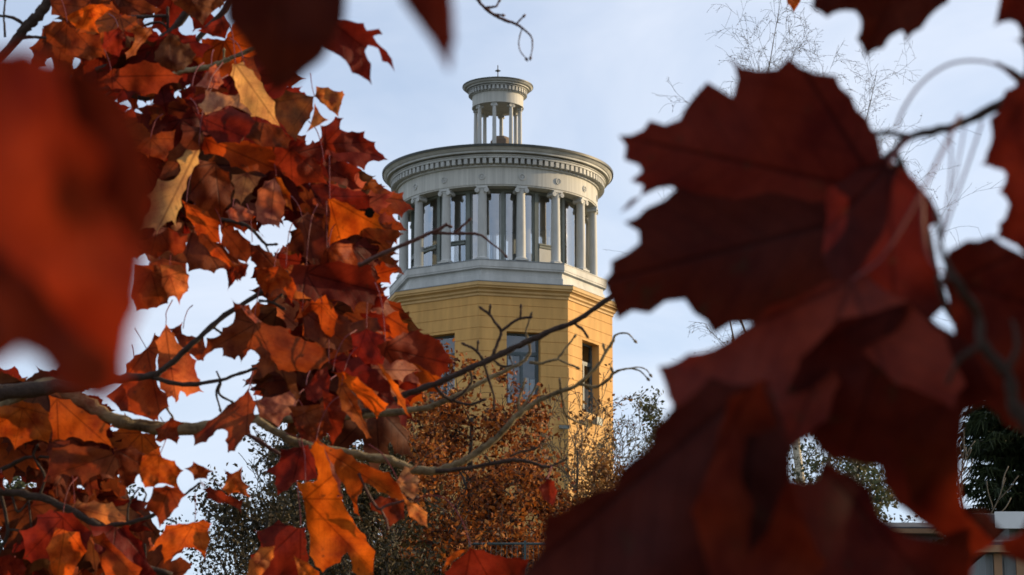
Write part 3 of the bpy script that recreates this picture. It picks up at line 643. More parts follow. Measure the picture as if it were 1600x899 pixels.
branch(mapleA, [[(560,645,5),(600,632,5),(632,618,5),(680,600,4.8),(730,578,4.8),(768,560,4.8),(805,543,4.6),(842,526,4.4),(868,514,4.2),(897,503,4),(925,485,3.9),(957,462,3.8),(1000,430,3.6),(1060,400,3)],
  [(768,560,3),(776,540,2.6),(783,518,2.4),(773,503,2.2),(765,492,2),(752,482,2)], [(765,492,1.8),(766,480,1.8)], [(783,518,2.2),(800,505,2.2),(813,498,2.2),(828,496,1.8)], [(813,498,1.9),(814,480,1.6)],
  [(754,562,2.2),(747,551,2.2),(738,544,2),(725,538,1.8)], [(746,550,1.6),(747,536,1.5)], [(897,505,2.2),(910,515,2.4),(917,525,1.8)],
  [(757,570,2),(761,585,2.2),(768,605,2),(772,622,1.7),(772,637,1.4)], [(680,604,2.6),(692,618,2.6),(712,628,2.4),(735,632,2.2),(756,625,1.8)], [(735,580,1.8),(737,595,1.9),(723,615,2),(706,626,2)], [(770,562,1.5),(785,572,1.5),(800,570,1.1),(797,560,1.0)]], bk, 4.7, sub=5)
branch(mapleA, [[(560,415,4),(592,399,3.6),(620,387,3.4),(650,374,3.2),(676,363,3),(690,356,2.6),(699,349,2.6)], [(672,364,2.6),(705,365,2.4),(735,365,2.2),(752,368,2),(768,381,1.3),(782,391,1.2),(790,400,1.1)], [(710,364,2),(722,354,2),(733,344,1.6)], [(690,357,1.8),(697,352,2.2),(703,354,1.8)]], tw_, 4.6, sub=5)
branch(mapleA, [[(680,737,3.6),(720,733,3.4),(757,727,3.2),(795,720,3.2),(825,721,2.8),(852,730,2.6),(868,726,1.8),(884,718,1.4)], [(797,713,1.8),(815,706,1.8),(838,700,1.5),(848,690,1)], [(758,712,2),(764,720,1.8)]], bk, 4.78, sub=5)
branch(mapleA, [[(-60,760,7),(0,767,6.5),(45,774,6),(90,788,6),(155,823,5.5),(180,850,5.5),(215,880,5),(268,899,4.5)], [(155,823,4),(200,817,3.4),(238,806,3),(262,790,2.4),(290,772,2),(310,757,1.8)], [(262,790,1.6),(246,806,1.6),(270,814,1.4)], [(200,817,2),(201,790,1.5),(218,763,1.3),(228,772,1.3),(226,780,1.2)], [(226,850,1.8),(228,880,1.8)], [(60,779,2.2),(70,745,2),(52,712,1.8),(58,698,1.5)], [(190,853,1.8),(175,890,1.6),(170,905,1.5)]], bk, 4.9, from_trunk(1.6, .03), sub=5)
branch(mapleA, [[(-40,745,4),(0,735,3.5),(40,716,3),(79,714,2.2)], [(-30,640,3),(0,770,3),(12,830,2.8),(-5,870,2.4)], [(12,828,2),(30,830,1.8),(50,845,1.5),(60,850,1.3)], [(45,785,1.8),(52,830,1.5),(78,848,1.4),(102,818,1.1)], [(18,770,2),(28,800,2),(48,780,1.6)]], bk, 5.0, from_trunk(1.9, .02), sub=5)
branch(mapleA, [[(90,-40,11),(78,0,9),(60,25,9),(42,42,8),(22,66,7),(-20,110,6)], [(42,42,3),(20,28,2.6),(0,25,2.2),(-20,24,2)], [(22,60,3),(50,58,2.6),(76,60,2)], [(8,58,2),(6,25,1.6),(8,0,1.5)]], bk, 5.1, sub=5)
branch(mapleA, [[(150,110,5),(215,92,6),(240,72,6),(275,40,6),(300,10,6),(330,-40,7)], [(255,142,5),(285,90,5),(318,52,5),(350,15,5),(380,-40,6)], [(155,28,3),(200,27,3),(260,25,2.5)], [(158,53,2.5),(192,28,2.2)], [(225,40,2),(250,35,2),(262,45,1.8)], [(262,45,2.2),(262,15,2)], [(180,140,4),(230,155,3.5),(255,142,3),(290,132,2.5),(320,124,2)], [(110,145,3),(160,140,3.4),(180,137,3),(160,155,2.2),(152,165,1.5)]], bk, 5.2, sub=5)
branch(mapleA, [[(250,125,4),(287,111,4),(320,106,4),(345,98,3.8),(375,85,3.4),(430,60,3)], [(350,96,1.6),(350,80,1.8)], [(345,98,1.5),(356,95,1.5)]], ms_, 4.9, sub=5)
branch(mapleA, [[(345,343,3),(380,350,3),(400,365,2.6),(415,382,2.4),(430,382,1.6)], [(415,382,1.6),(420,395,1.3)]], bk, 4.95)
branch(mapleA, [[(350,655,3.8),(380,675,3.4),(410,693,3),(440,712,2.6)]], tw_, 4.7, sub=5)
branch(mapleA, [[(560,740,2.2),(590,795,2.2),(605,790,2),(630,783,1.8),(650,778,1.5)], [(595,797,2),(603,812,1.8),(606,825,1.4)]], tw_, 4.6)

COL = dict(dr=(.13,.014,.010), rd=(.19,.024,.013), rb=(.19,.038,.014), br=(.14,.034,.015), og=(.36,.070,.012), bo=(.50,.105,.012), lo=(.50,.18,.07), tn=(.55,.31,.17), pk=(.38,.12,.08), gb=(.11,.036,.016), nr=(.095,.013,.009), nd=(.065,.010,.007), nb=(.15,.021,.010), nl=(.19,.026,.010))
FR = {'p': (0,0,1), '7': (180,200,.2781), '8': (200,430,.2781), 'A': (0,560,.377), 'B': (320,640,.288), '4': (540,630,.2993), '3': (580,440,.25), '5': (0,0,.25), '6': (300,0,.25)}
def refine(pts, S, rg, tooth=1.):
    out = []; n = len(pts); area = sum(pts[i][0]*pts[(i+1) % n][1]-pts[(i+1) % n][0]*pts[i][1] for i in range(n)); sg = 1 if area > 0 else -1
    for i in range(n):
        a = pts[i]; b = pts[(i+1) % n]; dx, dy = b[0]-a[0], b[1]-a[1]; L = math.hypot(dx, dy)+1e-6
        nx, ny = -dy/L*sg, dx/L*sg; out.append(a)        # inward normal
        k = max(0, min(5, int(L/(S*.075))))
        for j in range(1, k+1):
            t = j/(k+1); off = S*.028*min(1., L/(S*.25))*(4*t*(1-t))*tooth + rg.uniform(-.006, .008)*S
            out.append((a[0]+dx*t+nx*off, a[1]+dy*t+ny*off))
    return out
def inside(x, y, poly):
    c = False; n = len(poly); j = n-1
    for i in range(n):
        if (poly[i][1] > y) != (poly[j][1] > y) and x < (poly[j][0]-poly[i][0])*(y-poly[i][1])/(poly[j][1]-poly[i][1])+poly[i][0]: c = not c
        j = i
    return c
def leaf(tree, base, tip, poly, col, d, sl=None, fold=None, S=None, seed=None, pet=None, name='leaf', label=None, flip=False, tooth=1., holes=(), amp=1.):
    """a leaf sheet through the given outline; it slopes, folds along its midrib and ripples in depth"""
    seed = seed if seed is not None else int(abs(base[0]*13+base[1]*7+poly[0][0])); rg = random.Random(seed)
    ax = (tip[0]-base[0], tip[1]-base[1]); ln = math.hypot(*ax); ax = (ax[0]/ln, ax[1]/ln); lt = (-ax[1], ax[0])
    S = S or ln; poly = refine(poly, S, rg, tooth)
    pts = [Vector(p) for p in poly]; edges = [(i, (i+1) % len(pts)) for i in range(len(pts))]; faces = [list(range(len(pts)))]
    g = S*.058; x0 = min(p[0] for p in poly); x1 = max(p[0] for p in poly); y0 = min(p[1] for p in poly); y1 = max(p[1] for p in poly)
    inn = []; yy = y0+g/2; r_ = 0
    while yy < y1:
        xx = x0 + (g/2 if r_ % 2 else g)
        while xx < x1:
            q = (xx+rg.uniform(-.2,.2)*g, yy+rg.uniform(-.2,.2)*g)
            if inside(q[0], q[1], poly) and min((q[0]-p[0])**2+(q[1]-p[1])**2 for p in poly) > (g*.4)**2: inn.append(Vector(q))
            xx += g
        yy += g*.87; r_ += 1
    hv = []
    for (hx, hy, hr) in holes:
        n0 = len(hv)
        inn = [q for q in inn if (q-Vector((hx,hy))).length > hr*1.5]
    vo, _, fo, *_r = delaunay_2d_cdt(pts + inn, edges, faces, 1, 1e-4)
    s1 = sl[0] if sl else rg.uniform(-.75, .75); s2 = sl[1] if sl else rg.uniform(-.6, .6); fd = fold if fold is not None else rg.uniform(-.5, .55)
    mpp = d/F; o0 = P(base[0], base[1], d); vs = []; uvs = []; off = Vector((seed % 97, seed % 31, d))
    for p in vo:
        dx, dy = p[0]-base[0], p[1]-base[1]; u = (dx*lt[0]+dy*lt[1])/S; v = (dx*ax[0]+dy*ax[1])/S
        th = atan2(abs(u), v); r = math.hypot(u, v)
        ray = min((0, .8, 1.5), key=lambda q: abs(th-q)); pleat = sqrt((r*sin(th-ray))**2 + .0016)*1.1; ua = sqrt(u*u+.0036)
        dz = s1*v + s2*u + fd*ua + (-.15*pleat + .24*noise.noise(Vector((u*2.2, v*2.2, 0))+off) + .05*noise.noise(Vector((u*6, v*6, 3))+off) + .22*(v-.4)**2*(1 if fd > 0 else -1))*amp
        vs.append(P(p[0], p[1], d + dz*S*mpp) - o0); uvs.append((u, v))
    me = bpy.data.meshes.new(name); me.from_pydata([tuple(v) for v in vs], [], [tuple(f)[::-1] if flip else tuple(f) for f in fo]); me.materials.append(M['maple'])
    uvl = me.uv_layers.new(name='leaf')
    for lp in me.loops: uvl.data[lp.index].uv = uvs[lp.vertex_index]
    me.polygons.foreach_set('use_smooth', [True]*len(me.polygons)); me.update()
    c = COL[col]; k = rg.uniform(.85, 1.15); tc_ = (c[0]*k, c[1]*k*rg.uniform(.85, 1.2), c[2]*k, rg.random())
    ta = me.color_attributes.new('tint', 'FLOAT_COLOR', 'POINT')
    for q in ta.data: q.color = tc_
    o = link(bpy.data.objects.new(name, me), o0, tree)
    if label: o['label'] = label
    # petiole
    if pet is None and rg.random() < .3: pet = False
    if pet is not False:
        if pet is None:
            up = rg.uniform(.45, .95)*S; sx = rg.uniform(-.45, .45)*S
            pet = [(base[0]+sx*.15, base[1]-up*.4), (base[0]+sx*.5, base[1]-up*.8), (base[0]+sx, base[1]-up)]
        pp = [(P(base[0], base[1], d-.0015), 1.*.0007)] + [(P(q[0], q[1], d + .03*(i+1)*min(1, d/3)), (.95 + .25*i)*.0007) for i, q in enumerate(pet)]
        sp = smooth_path(pp, 6); pm = MB(); pm.tube([a for a, b in sp], [b for a, b in sp], 6); pm.build('petiole', M['petiole'], o, o0, smooth=True)
    return o
def tl(fr, base, tip, poly, col, d=5., tree=None, **k):
    ox, oy, s = FR[fr]; f = lambda q: (ox+q[0]*s, oy+q[1]*s)
    if k.get('pet'): k['pet'] = [f(q) for q in k['pet']]
    return leaf(tree or mapleA, f(base), f(tip), [f(q) for q in poly], col, d, **k)
def tar_spot(o, px, py, rpx, d):
    org = WO[o.name]; best = min(o.data.vertices, key=lambda v: (P(px, py, d)-org-v.co).length_squared); q = best.co + org
    n = (CAM-q).normalized(); u = n.orthogonal().normalized(); w_ = n.cross(u); R = rpx*d/F; mb = MB(); rg = random.Random(3); k = 18
    rim = [q + n*.009 + (u*cos(2*pi*i/k)+w_*sin(2*pi*i/k))*R*rg.uniform(.88,1.1) for i in range(k)]
    mb.add([q+n*.0105]+rim, [(0, 1+i, 1+(i+1) % k) for i in range(k)]); mb.build('tar_spot', M['spot'], o, q, smooth=True)
HALF = [(.03,.90),(.07,.79),(.20,.80),(.14,.69),(.12,.58),(.16,.46),(.24,.53),(.28,.66),(.36,.60),(.47,.64),(.66,.75),(.60,.60),(.57,.51),(.71,.48),(.59,.38),(.50,.31),(.46,.24),(.54,.25),(.61,.30),(.67,.22),(.82,.15),(.68,.08),(.60,.03),(.58,-.07),(.45,-.05),(.34,-.08),(.27,-.17),(.18,-.13),(.07,-.07)]
def template(rg):
    p = [(0, 1.)] + [(x*rg.uniform(.93,1.07), y+rg.uniform(-.02,.02)) for x, y in HALF] + [(0, 0)] + [(-x*rg.uniform(.93,1.07), y+rg.uniform(-.02,.02)) for x, y in HALF[::-1]]
    return p
def auto_leaf(tree, bx, by, ang, S, col, d, seed, tilt=0., roll=0., **k):
    """natural leaf: base point, direction on screen (deg, 0=right, 90=down), size in px; tilt/roll foreshorten it"""
    rg = random.Random(seed); a = R_(ang); ax = (cos(a), sin(a)); lt = (-ax[1], ax[0]); ct, cr_ = cos(tilt), cos(roll)
    poly = [(bx + (y*ct*ax[0] + x*cr_*lt[0])*S, by + (y*ct*ax[1] + x*cr_*lt[1])*S) for x, y in template(rg)]
    return leaf(tree, (bx, by), (bx+ax[0]*S*ct, by+ax[1]*S*ct), poly, col, d, sl=(sin(tilt)*1.0, sin(roll)*1.0), S=S, seed=seed, **k)

# -- leaves of the left maple, in focus
tl('7',(1170,60),(1530,180),[(1155,0),(1200,-20),(1270,10),(1330,22),(1395,20),(1395,55),(1460,82),(1462,115),(1505,150),(1535,180),(1480,190),(1420,195),(1400,240),(1340,215),(1250,190),(1180,150),(1150,70)],'rd',4.8)
tl('7',(1175,215),(1425,355),[(1200,110),(1260,170),(1345,205),(1405,235),(1350,262),(1350,310),(1425,358),(1330,350),(1260,320),(1200,300),(1165,200)],'dr',4.85)
tl('7',(1190,385),(1470,385),[(1180,300),(1300,340),(1380,352),(1470,388),(1430,400),(1440,460),(1340,470),(1220,450),(1190,400)],'dr',4.95)
_o = tl('7',(1205,400),(1520,575),[(1195,400),(1230,395),(1300,420),(1400,470),(1440,440),(1490,492),(1478,520),(1522,577),(1450,565),(1400,565),(1370,600),(1300,620),(1200,668),(1180,620),(1200,550)],'bo',4.75,sl=(.3,.6),label='bright orange leaf with one round black spot')
tar_spot(_o, 579, 339, 8, 4.75)
tl('7',(500,60),(900,230),[(500,50),(580,25),(640,40),(740,70),(880,100),(905,160),(900,240),(840,262),(740,250),(650,220),(620,170),(500,150),(480,110)],'og',4.7,sl=(.3,.5),flip=True)
tl('7',(470,100),(220,610),[(400,120),(478,125),(470,200),(430,255),(400,340),(375,440),(345,572),(320,520),(290,530),(232,612),(218,560),(140,578),(165,500),(205,430),(180,380),(240,285),(330,290),(370,240),(345,180)],'tn',4.6,sl=(-.3,.5),flip=True,label='withered tan leaf hanging edge on among the red leaves')
tl('7',(480,10),(290,260),[(370,-20),(505,-10),(500,60),(478,120),(430,170),(360,270),(270,290),(215,330),(270,220),(300,130),(370,70)],'gb',4.66)
tl('7',(740,255),(700,440),[(655,262),(740,250),(825,275),(800,320),(770,360),(720,410),(705,445),(690,400),(660,400),(672,340),(650,300)],'tn',4.72,flip=True,label='small pale straw coloured leaf in the middle of the left cluster')
tl('7',(985,120),(1190,300),[(885,150),(900,60),(1000,105),(1040,150),(1120,165),(1165,225),(1195,320),(1100,310),(1020,330),(940,260),(880,210)],'rd',4.74,sl=(.4,.2))
tl('7',(895,285),(870,560),[(840,300),(900,278),(930,330),(960,420),(950,480),(925,565),(880,545),(830,550),(790,520),(785,430),(800,350)],'pk',4.73)
tl('7',(905,270),(990,450),[(890,262),(930,280),(985,370),(1000,470),(960,440),(930,350)],'bo',4.70)
tl('7',(400,420),(600,660),[(370,400),(450,430),(520,470),(590,530),(600,660),(540,640),(450,580),(400,500)],'og',4.72,sl=(.2,.6))
tl('7',(440,560),(640,890),[(420,550),(500,590),(600,650),(690,740),(745,760),(740,830),(710,800),(690,865),(660,850),(632,893),(625,800),(590,790),(555,820),(500,800),(410,810),(380,700)],'rb',4.78)
tl('7',(470,570),(680,800),[(430,555),(520,600),(600,680),(700,790),(640,780),(540,720),(470,640)],'og',4.70)
tl('7',(600,560),(760,760),[(590,560),(690,570),(760,640),(790,700),(740,760),(660,740),(600,660)],'br',4.8)
tl('7',(770,640),(1000,900),[(740,640),(810,655),(880,700),(920,740),(955,800),(1010,880),(1000,940),(860,960),(830,890),(795,850),(800,790),(760,745)],'rb',4.76)
tl('7',(960,780),(1180,960),[(930,800),(985,770),(1060,760),(1110,830),(1230,930),(1200,980),(1000,960)],'lo',4.74,flip=True)
tl('7',(1190,680),(1490,930),[(1120,800),(1180,670),(1250,640),(1345,645),(1360,740),(1400,790),(1465,840),(1440,870),(1495,920),(1430,960),(1200,980),(1080,900)],'rb',4.72,sl=(.5,.3))
tl('7',(1200,670),(1330,800),[(1180,680),(1240,645),(1330,650),(1350,740),(1320,790),(1230,770)],'og',4.69)
tl('7',(1050,500),(1120,760),[(1000,520),(1080,470),(1160,520),(1200,620),(1180,760),(1120,790),(1050,720),(1060,620)],'br',4.77)
tl('7',(1090,330),(1170,440),[(1080,320),(1200,300),(1210,380),(1170,450),(1120,390)],'nd',4.8)
tl('7',(560,200),(600,560),[(440,160),(560,190),(640,250),(670,340),(650,420),(600,500),(580,560),(480,480),(410,400),(420,260)],'rb',4.82,sl=(.4,-.3))
tl('7',(660,450),(760,520),[(620,470),(680,420),(780,470),(770,520),(690,530),(640,510)],'pk',4.76)
tl('7',(200,60),(330,200),[(110,120),(160,60),(260,20),(340,10),(330,110),(280,190),(200,160)],'rb',4.9)
tl('7',(240,560),(350,740),[(130,640),(230,600),(300,560),(410,600),(400,700),(330,720),(300,690),(230,740),(160,700)],'rb',4.85)
tl('7',(250,740),(330,900),[(190,760),(270,730),(330,745),(400,760),(415,900),(360,950),(250,940),(180,880)],'rb',4.9)
tl('8',(235,0),(290,178),[(180,-60),(300,-60),(345,0),(338,90),(305,120),(290,178),(265,120),(225,130),(190,60)],'lo',4.8,pet=[(235,-60),(240,-120)])
tl('8',(130,-20),(190,190),[(40,-60),(160,-60),(230,0),(240,110),(225,160),(160,185),(110,195),(50,205),(20,120)],'rb',4.85)
tl('8',(210,300),(270,710),[(150,370),(190,320),(212,245),(232,300),(262,330),(300,400),(345,440),(385,480),(385,550),(408,590),(398,620),(430,660),(370,665),(330,685),(295,650),(285,700),(268,720),(245,680),(225,690),(180,640),(155,560),(165,480)],'lo',4.85,sl=(.2,.4),flip=True,pet=[(215,250),(215,210),(250,140)],label='light orange veined leaf behind the dark forked branch')
tl('8',(105,415),(180,790),[(-10,500),(40,450),(90,425),(150,322),(170,345),(200,335),(180,420),(160,520),(180,640),(215,690),(232,742),(190,760),(170,820),(120,800),(60,790),(0,760),(-30,620)],'og',4.9,pet=[(80,370),(40,300)])
tl('8',(310,300),(420,480),[(230,300),(270,290),(308,262),(305,330),(360,340),(425,350),(445,420),(425,485),(390,480),(340,440),(290,400)],'rb',4.9)
tl('8',(715,275),(430,440),[(575,125),(620,165),(680,165),(720,230),(760,268),(850,285),(918,300),(900,322),(960,345),(1050,380),(1110,410),(1135,480),(1080,530),(1000,550),(900,545),(830,540),(755,583),(722,520),(738,455),(690,418),(665,450),(632,505),(622,452),(600,478),(560,460),(530,455),(530,410),(470,430),(420,480),(385,482),(440,400),(440,352),(520,335),(530,295),(575,280),(600,235)],'rb',4.65,sl=(.3,.3),S=300*.2781*1.0,pet=[(715,200),(730,120),(740,60)])
tl('8',(640,180),(740,270),[(585,130),(640,170),(690,200),(755,265),(715,272),(670,230)],'pk',4.62,pet=False)
tl('8',(775,300),(940,740),[(740,280),(800,340),(880,440),(950,560),(970,680),(945,745),(900,640),(830,540),(770,420)],'br',4.62,pet=False)
tl('8',(980,200),(1250,400),[(970,195),(1000,140),(1070,150),(1150,160),(1180,212),(1235,235),(1250,265),(1300,255),(1350,228),(1400,240),(1440,310),(1380,330),(1330,345),(1290,420),(1200,440),(1100,410),(985,350)],'br',4.72,pet=[(985,120),(985,60)])
tl('8',(1090,160),(1080,400),[(975,210),(1030,140),(1110,110),(1150,160),(1180,230),(1160,330),(1110,400),(1040,360),(980,340)],'og',4.70,sl=(.2,.5))
tl('8',(1340,300),(1440,500),[(1250,330),(1340,300),(1445,335),(1460,440),(1430,520),(1330,500),(1260,440)],'dr',4.68)
tl('8',(1000,-10),(1430,100),[(930,-60),(1180,-80),(1370,-60),(1385,20),(1412,60),(1438,102),(1395,120),(1385,170),(1300,150),(1270,208),(1230,165),(1120,140),(1110,108),(1075,125),(1050,155),(1000,120),(950,90),(900,0)],'dr',4.66,sl=(.5,.2))
tl('8',(820,-10),(770,125),[(715,-40),(860,-50),(960,30),(950,70),(920,160),(895,125),(870,75),(815,85),(800,125),(785,95),(768,128),(752,80),(725,50)],'og',4.72)
tl('8',(600,-20),(560,90),[(540,-60),(680,-60),(660,10),(638,15),(635,45),(615,20),(590,50),(558,90),(562,30)],'rd',4.76)
tl('8',(1130,500),(1500,720),[(1110,480),(1200,440),(1300,460),(1400,530),(1480,600),(1505,720),(1470,740),(1440,700),(1360,640),(1280,590),(1180,560)],'dr',4.66)
tl('8',(1150,545),(1400,800),[(1140,545),(1215,540),(1290,570),(1370,640),(1465,725),(1445,760),(1420,770),(1398,812),(1370,765),(1330,745),(1290,690),(1240,640),(1200,600)],'bo',4.62,sl=(.3,.7),label='glowing orange lobe lit through from behind')
tl('8',(1200,620),(1360,900),[(1180,560),(1230,610),(1290,690),(1310,760),(1340,830),(1372,915),(1340,920),(1300,860),(1260,820),(1200,760),(1170,660)],'og',4.60)
tl('8',(1390,490),(1590,800),[(1375,475),(1430,500),(1470,560),(1520,620),(1560,700),(1590,800),(1560,780),(1515,725),(1480,640),(1430,560)],'bo',4.6,label='narrow curling orange leaf edge beside the tower')
tl('8',(1000,620),(1120,540),[(990,640),(1060,540),(1120,510),(1140,580),(1130,660),(1050,720),(1000,700)],'rd',4.69)
tl('8',(680,640),(380,900),[(680,632),(700,690),(722,720),(715,800),(695,830),(690,890),(640,930),(600,990),(560,1000),(545,930),(560,880),(500,870),(480,900),(440,940),(370,960),(365,899),(450,820),(560,730)],'rb',4.62,sl=(.1,.6),pet=[(690,590),(705,540)])
tl('8',(720,700),(860,800),[(705,705),(770,685),(830,680),(925,640),(960,700),(930,790),(880,795),(850,860),(800,825),(740,800)],'pk',4.66,sl=(.2,-.5))
tl('8',(930,745),(1100,900),[(905,780),(950,735),(1040,770),(1120,750),(1150,860),(1115,900),(1060,960),(1000,930),(960,899),(930,840)],'rb',4.64)
tl('8',(1100,700),(1180,900),[(1090,640),(1190,680),(1230,780),(1200,880),(1150,960),(1100,860)],'rd',4.68)
tl('3',(90,420),(545,527),[(30,400),(90,370),(160,340),(200,318),(250,310),(318,288),(300,312),(360,328),(430,362),(450,410),(485,455),(500,490),(548,527),(480,515),(490,560),(430,600),(380,585),(330,550),(240,512),(190,490),(120,520),(60,460)],'rd',4.5,sl=(.5,.15),label='red leaf pointing right across the tower window')
tl('A',(95,205),(60,380),[(-40,200),(20,195),(90,175),(160,185),(230,240),(215,300),(205,360),(170,340),(120,345),(60,382),(35,330),(-10,330),(-40,260)],'og',4.8)
tl('A',(235,170),(460,370),[(200,150),(290,170),(340,210),(400,235),(472,282),(440,300),(455,340),(475,378),(400,350),(350,345),(300,325),(270,340),(215,350),(200,250)],'og',4.75)
tl('A',(480,395),(260,470),[(215,370),(300,355),(380,365),(460,378),(492,420),(500,450),(470,500),(440,480),(400,485),(340,532),(325,488),(290,490),(250,480),(220,520),(190,512),(205,430)],'rb',4.7,sl=(.2,.4))
tl('A',(250,360),(190,510),[(200,340),(290,340),(300,380),(250,470),(215,520),(180,512),(205,430),(190,380)],'br',4.78)
tl('A',(490,385),(530,540),[(470,380),(520,370),(542,358),(600,395),(610,470),(565,490),(560,520),(528,540),(495,525),(488,475),(470,430)],'rb',4.75)
tl('A',(660,405),(575,480),[(570,470),(590,405),(630,385),(662,362),(672,410),(725,425),(740,450),(762,465),(738,490),(735,520),(762,562),(700,525),(655,520),(640,535),(600,537),(585,510)],'og',4.65,sl=(.2,.3),pet=[(675,370),(690,330)])
tl('A',(830,505),(770,455),[(762,457),(795,445),(800,427),(842,448),(888,470),(862,478),(860,502),(830,498),(805,507),(795,475)],'og',4.7,pet=[(835,520),(840,530)])
tl('A',(925,550),(1005,455),[(918,542),(940,500),(928,460),(962,478),(1005,448),(1003,500),(1020,520),(1040,530),(1020,545),(1048,585),(1010,570),(975,555),(950,570)],'og',4.6,pet=[(900,515),(870,505)])
tl('A',(850,540),(1000,640),[(825,540),(870,530),(920,550),(960,572),(1008,590),(1000,645),(965,612),(900,600),(850,580),(860,560)],'rd',4.62,pet=[(845,525),(838,515)])
tl('A',(700,540),(640,700),[(585,642),(610,600),(635,535),(690,525),(740,535),(772,565),(745,598),(740,615),(705,655),(660,705),(645,650),(610,635)],'rb',4.66)
tl('A',(808,678),(850,835),[(612,802),(650,750),(690,690),(740,685),(800,678),(845,665),(878,685),(865,720),(872,755),(850,838),(825,800),(790,785),(735,800),(715,830),(680,852),(668,800),(672,770),(640,795)],'og',4.6,sl=(.1,.5),pet=[(810,630),(808,560)],label='orange leaf hanging alone by a long straight stalk at lower left')
tl('A',(710,255),(660,350),[(638,342),(655,310),(640,295),(690,265),(705,245),(765,268),(735,285),(745,330),(735,358),(700,335),(665,350)],'rb',4.8,pet=[(680,265),(665,245)])
tl('A',(260,660),(100,830),[(78,715),(150,690),(150,650),(210,625),(300,640),(385,720),(360,800),(310,830),(275,850),(240,885),(215,850),(185,830),(130,850),(95,832),(100,770)],'rd',4.72,sl=(.2,.4))
tl('A',(270,700),(240,890),[(230,700),(330,720),(360,800),(300,900),(240,960),(210,870),(190,790)],'bo',4.69)
tl('A',(310,620),(520,670),[(295,615),(320,580),(345,600),(390,588),(420,600),(465,595),(520,655),(522,680),(440,690),(370,660)],'lo',4.68,flip=True)
tl('A',(480,690),(640,880),[(370,690),(450,690),(530,700),(590,760),(600,810),(650,890),(600,960),(500,920),(430,860),(390,790)],'dr',4.74)
tl('A',(420,760),(560,900),[(370,740),(430,720),(500,800),(590,870),(560,960),(440,940),(420,860)],'og',4.71)
tl('A',(40,850),(100,860),[(-30,830),(40,812),(95,838),(110,872),(90,930),(-30,940)],'rd',4.7)
tl('A',(5,500),(18,545),[(-20,480),(0,470),(22,492),(14,512),(20,548),(-10,530)],'rd',4.6)
tl('A',(560,100),(700,230),[(440,160),(520,90),(600,80),(700,150),(700,200),(640,260),(560,235),(500,220)],'rb',4.95)
tl('B',(520,210),(310,340),[(308,340),(350,320),(400,285),(410,215),(480,205),(560,190),(600,260),(620,380),(560,390),(500,388),(450,440),(395,468),(378,400),(385,358)],'dr',4.62,pet=[(500,150),(440,130)])
tl('B',(542,485),(920,880),[(500,392),(560,392),(610,385),(600,300),(570,220),(600,170),(650,200),(680,290),(720,400),(745,470),(800,590),(870,680),(925,770),(925,930),(850,940),(800,880),(772,775),(735,830),(640,885),(600,850),(568,790),(555,640)],'bo',4.5,sl=(.1,.45),S=110,pet=[(545,400),(542,250),(520,150)],label='large bright orange leaf hanging at bottom left centre')
tl('B',(600,190),(1110,520),[(575,200),(610,150),(650,190),(740,212),(800,250),(880,300),(1000,340),(1050,400),(1090,470),(1125,525),(1060,500),(1010,480),(940,450),(870,398),(850,450),(830,470),(855,610),(810,560),(770,450),(720,370),(660,280)],'og',4.56,sl=(.2,.3),S=110)
tl('B',(620,180),(740,480),[(605,150),(650,200),(700,300),(740,390),(752,470),(715,480),(690,360),(640,270)],'pk',4.49,pet=False)
tl('B',(1055,400),(1170,270),[(1038,392),(1065,340),(1085,305),(1120,318),(1170,268),(1150,310),(1112,340),(1150,360),(1168,385),(1155,410),(1168,445),(1130,492),(1095,470),(1065,440)],'tn',4.55,flip=True,sl=(.3,.3),pet=[(1020,330),(960,240),(890,190)],label='pale tan curled leaf in front of the rust oak')
tl('B',(1115,510),(1205,640),[(1060,440),(1110,500),(1150,510),(1208,560),(1208,642),(1165,622),(1110,580)],'lo',4.54,pet=False)
tl('B',(520,632),(240,899),[(268,655),(340,640),(400,597),(470,630),(550,640),(555,720),(565,800),(590,950),(400,980),(220,960),(235,870),(250,790),(305,745),(290,700)],'dr',4.6,sl=(.2,.2),pet=[(518,560),(505,450),(490,330)])
tl('B',(370,750),(240,890),[(225,900),(240,820),(300,745),(382,738),(375,800),(350,850),(300,920)],'lo',4.57,pet=False,flip=True)
tl('B',(500,820),(600,940),[(480,790),(560,830),(620,880),(640,960),(520,960)],'bo',4.56,pet=False)
tl('B',(1000,480),(1000,640),[(890,510),(950,470),(1030,480),(1085,500),(1085,590),(1030,620),(1005,642),(975,580),(900,545)],'br',4.7)
tl('B',(540,20),(610,170),[(450,-20),(620,-30),(650,60),(640,130),(600,175),(560,140),(500,80)],'rb',4.6)
tl('4',(655,750),(505,870),[(498,872),(530,810),(560,775),(600,765),(655,750),(600,800),(550,840),(515,885)],'bo',4.5,pet=[(600,600),(520,500),(430,482),(360,515)],flip=True)
tl('4',(655,752),(960,830),[(515,885),(560,830),(650,752),(720,765),(800,795),(900,805),(960,815),(930,960),(700,1000),(520,960)],'dr',4.52,sl=(-.2,.7),pet=False,label='dark folded leaf at the bottom edge under the rust oak')
tl('4',(1050,395),(1080,535),[(1003,440),(1025,425),(1048,388),(1090,408),(1107,460),(1095,520),(1080,538),(1055,520),(1030,505)],'rd',4.4,pet=[(1060,380),(1075,330)],label='small curled red leaf alone before the sunlit tower foot')
tl('5',(560,60),(620,210),[(395,108),(450,80),(560,25),(640,25),(705,55),(640,100),(595,135),(610,180),(625,212),(560,200),(480,180)],'bo',5.0,sl=(.2,.5))
tl('5',(420,140),(600,340),[(265,165),(330,130),(400,125),(480,200),(560,210),(625,215),(650,300),(640,360),(560,380),(400,340),(290,260)],'rb',4.9)
tl('5',(740,180),(740,360),[(650,200),(700,190),(740,168),(805,222),(765,255),(770,300),(745,360),(690,340),(635,300)],'rd',4.85)
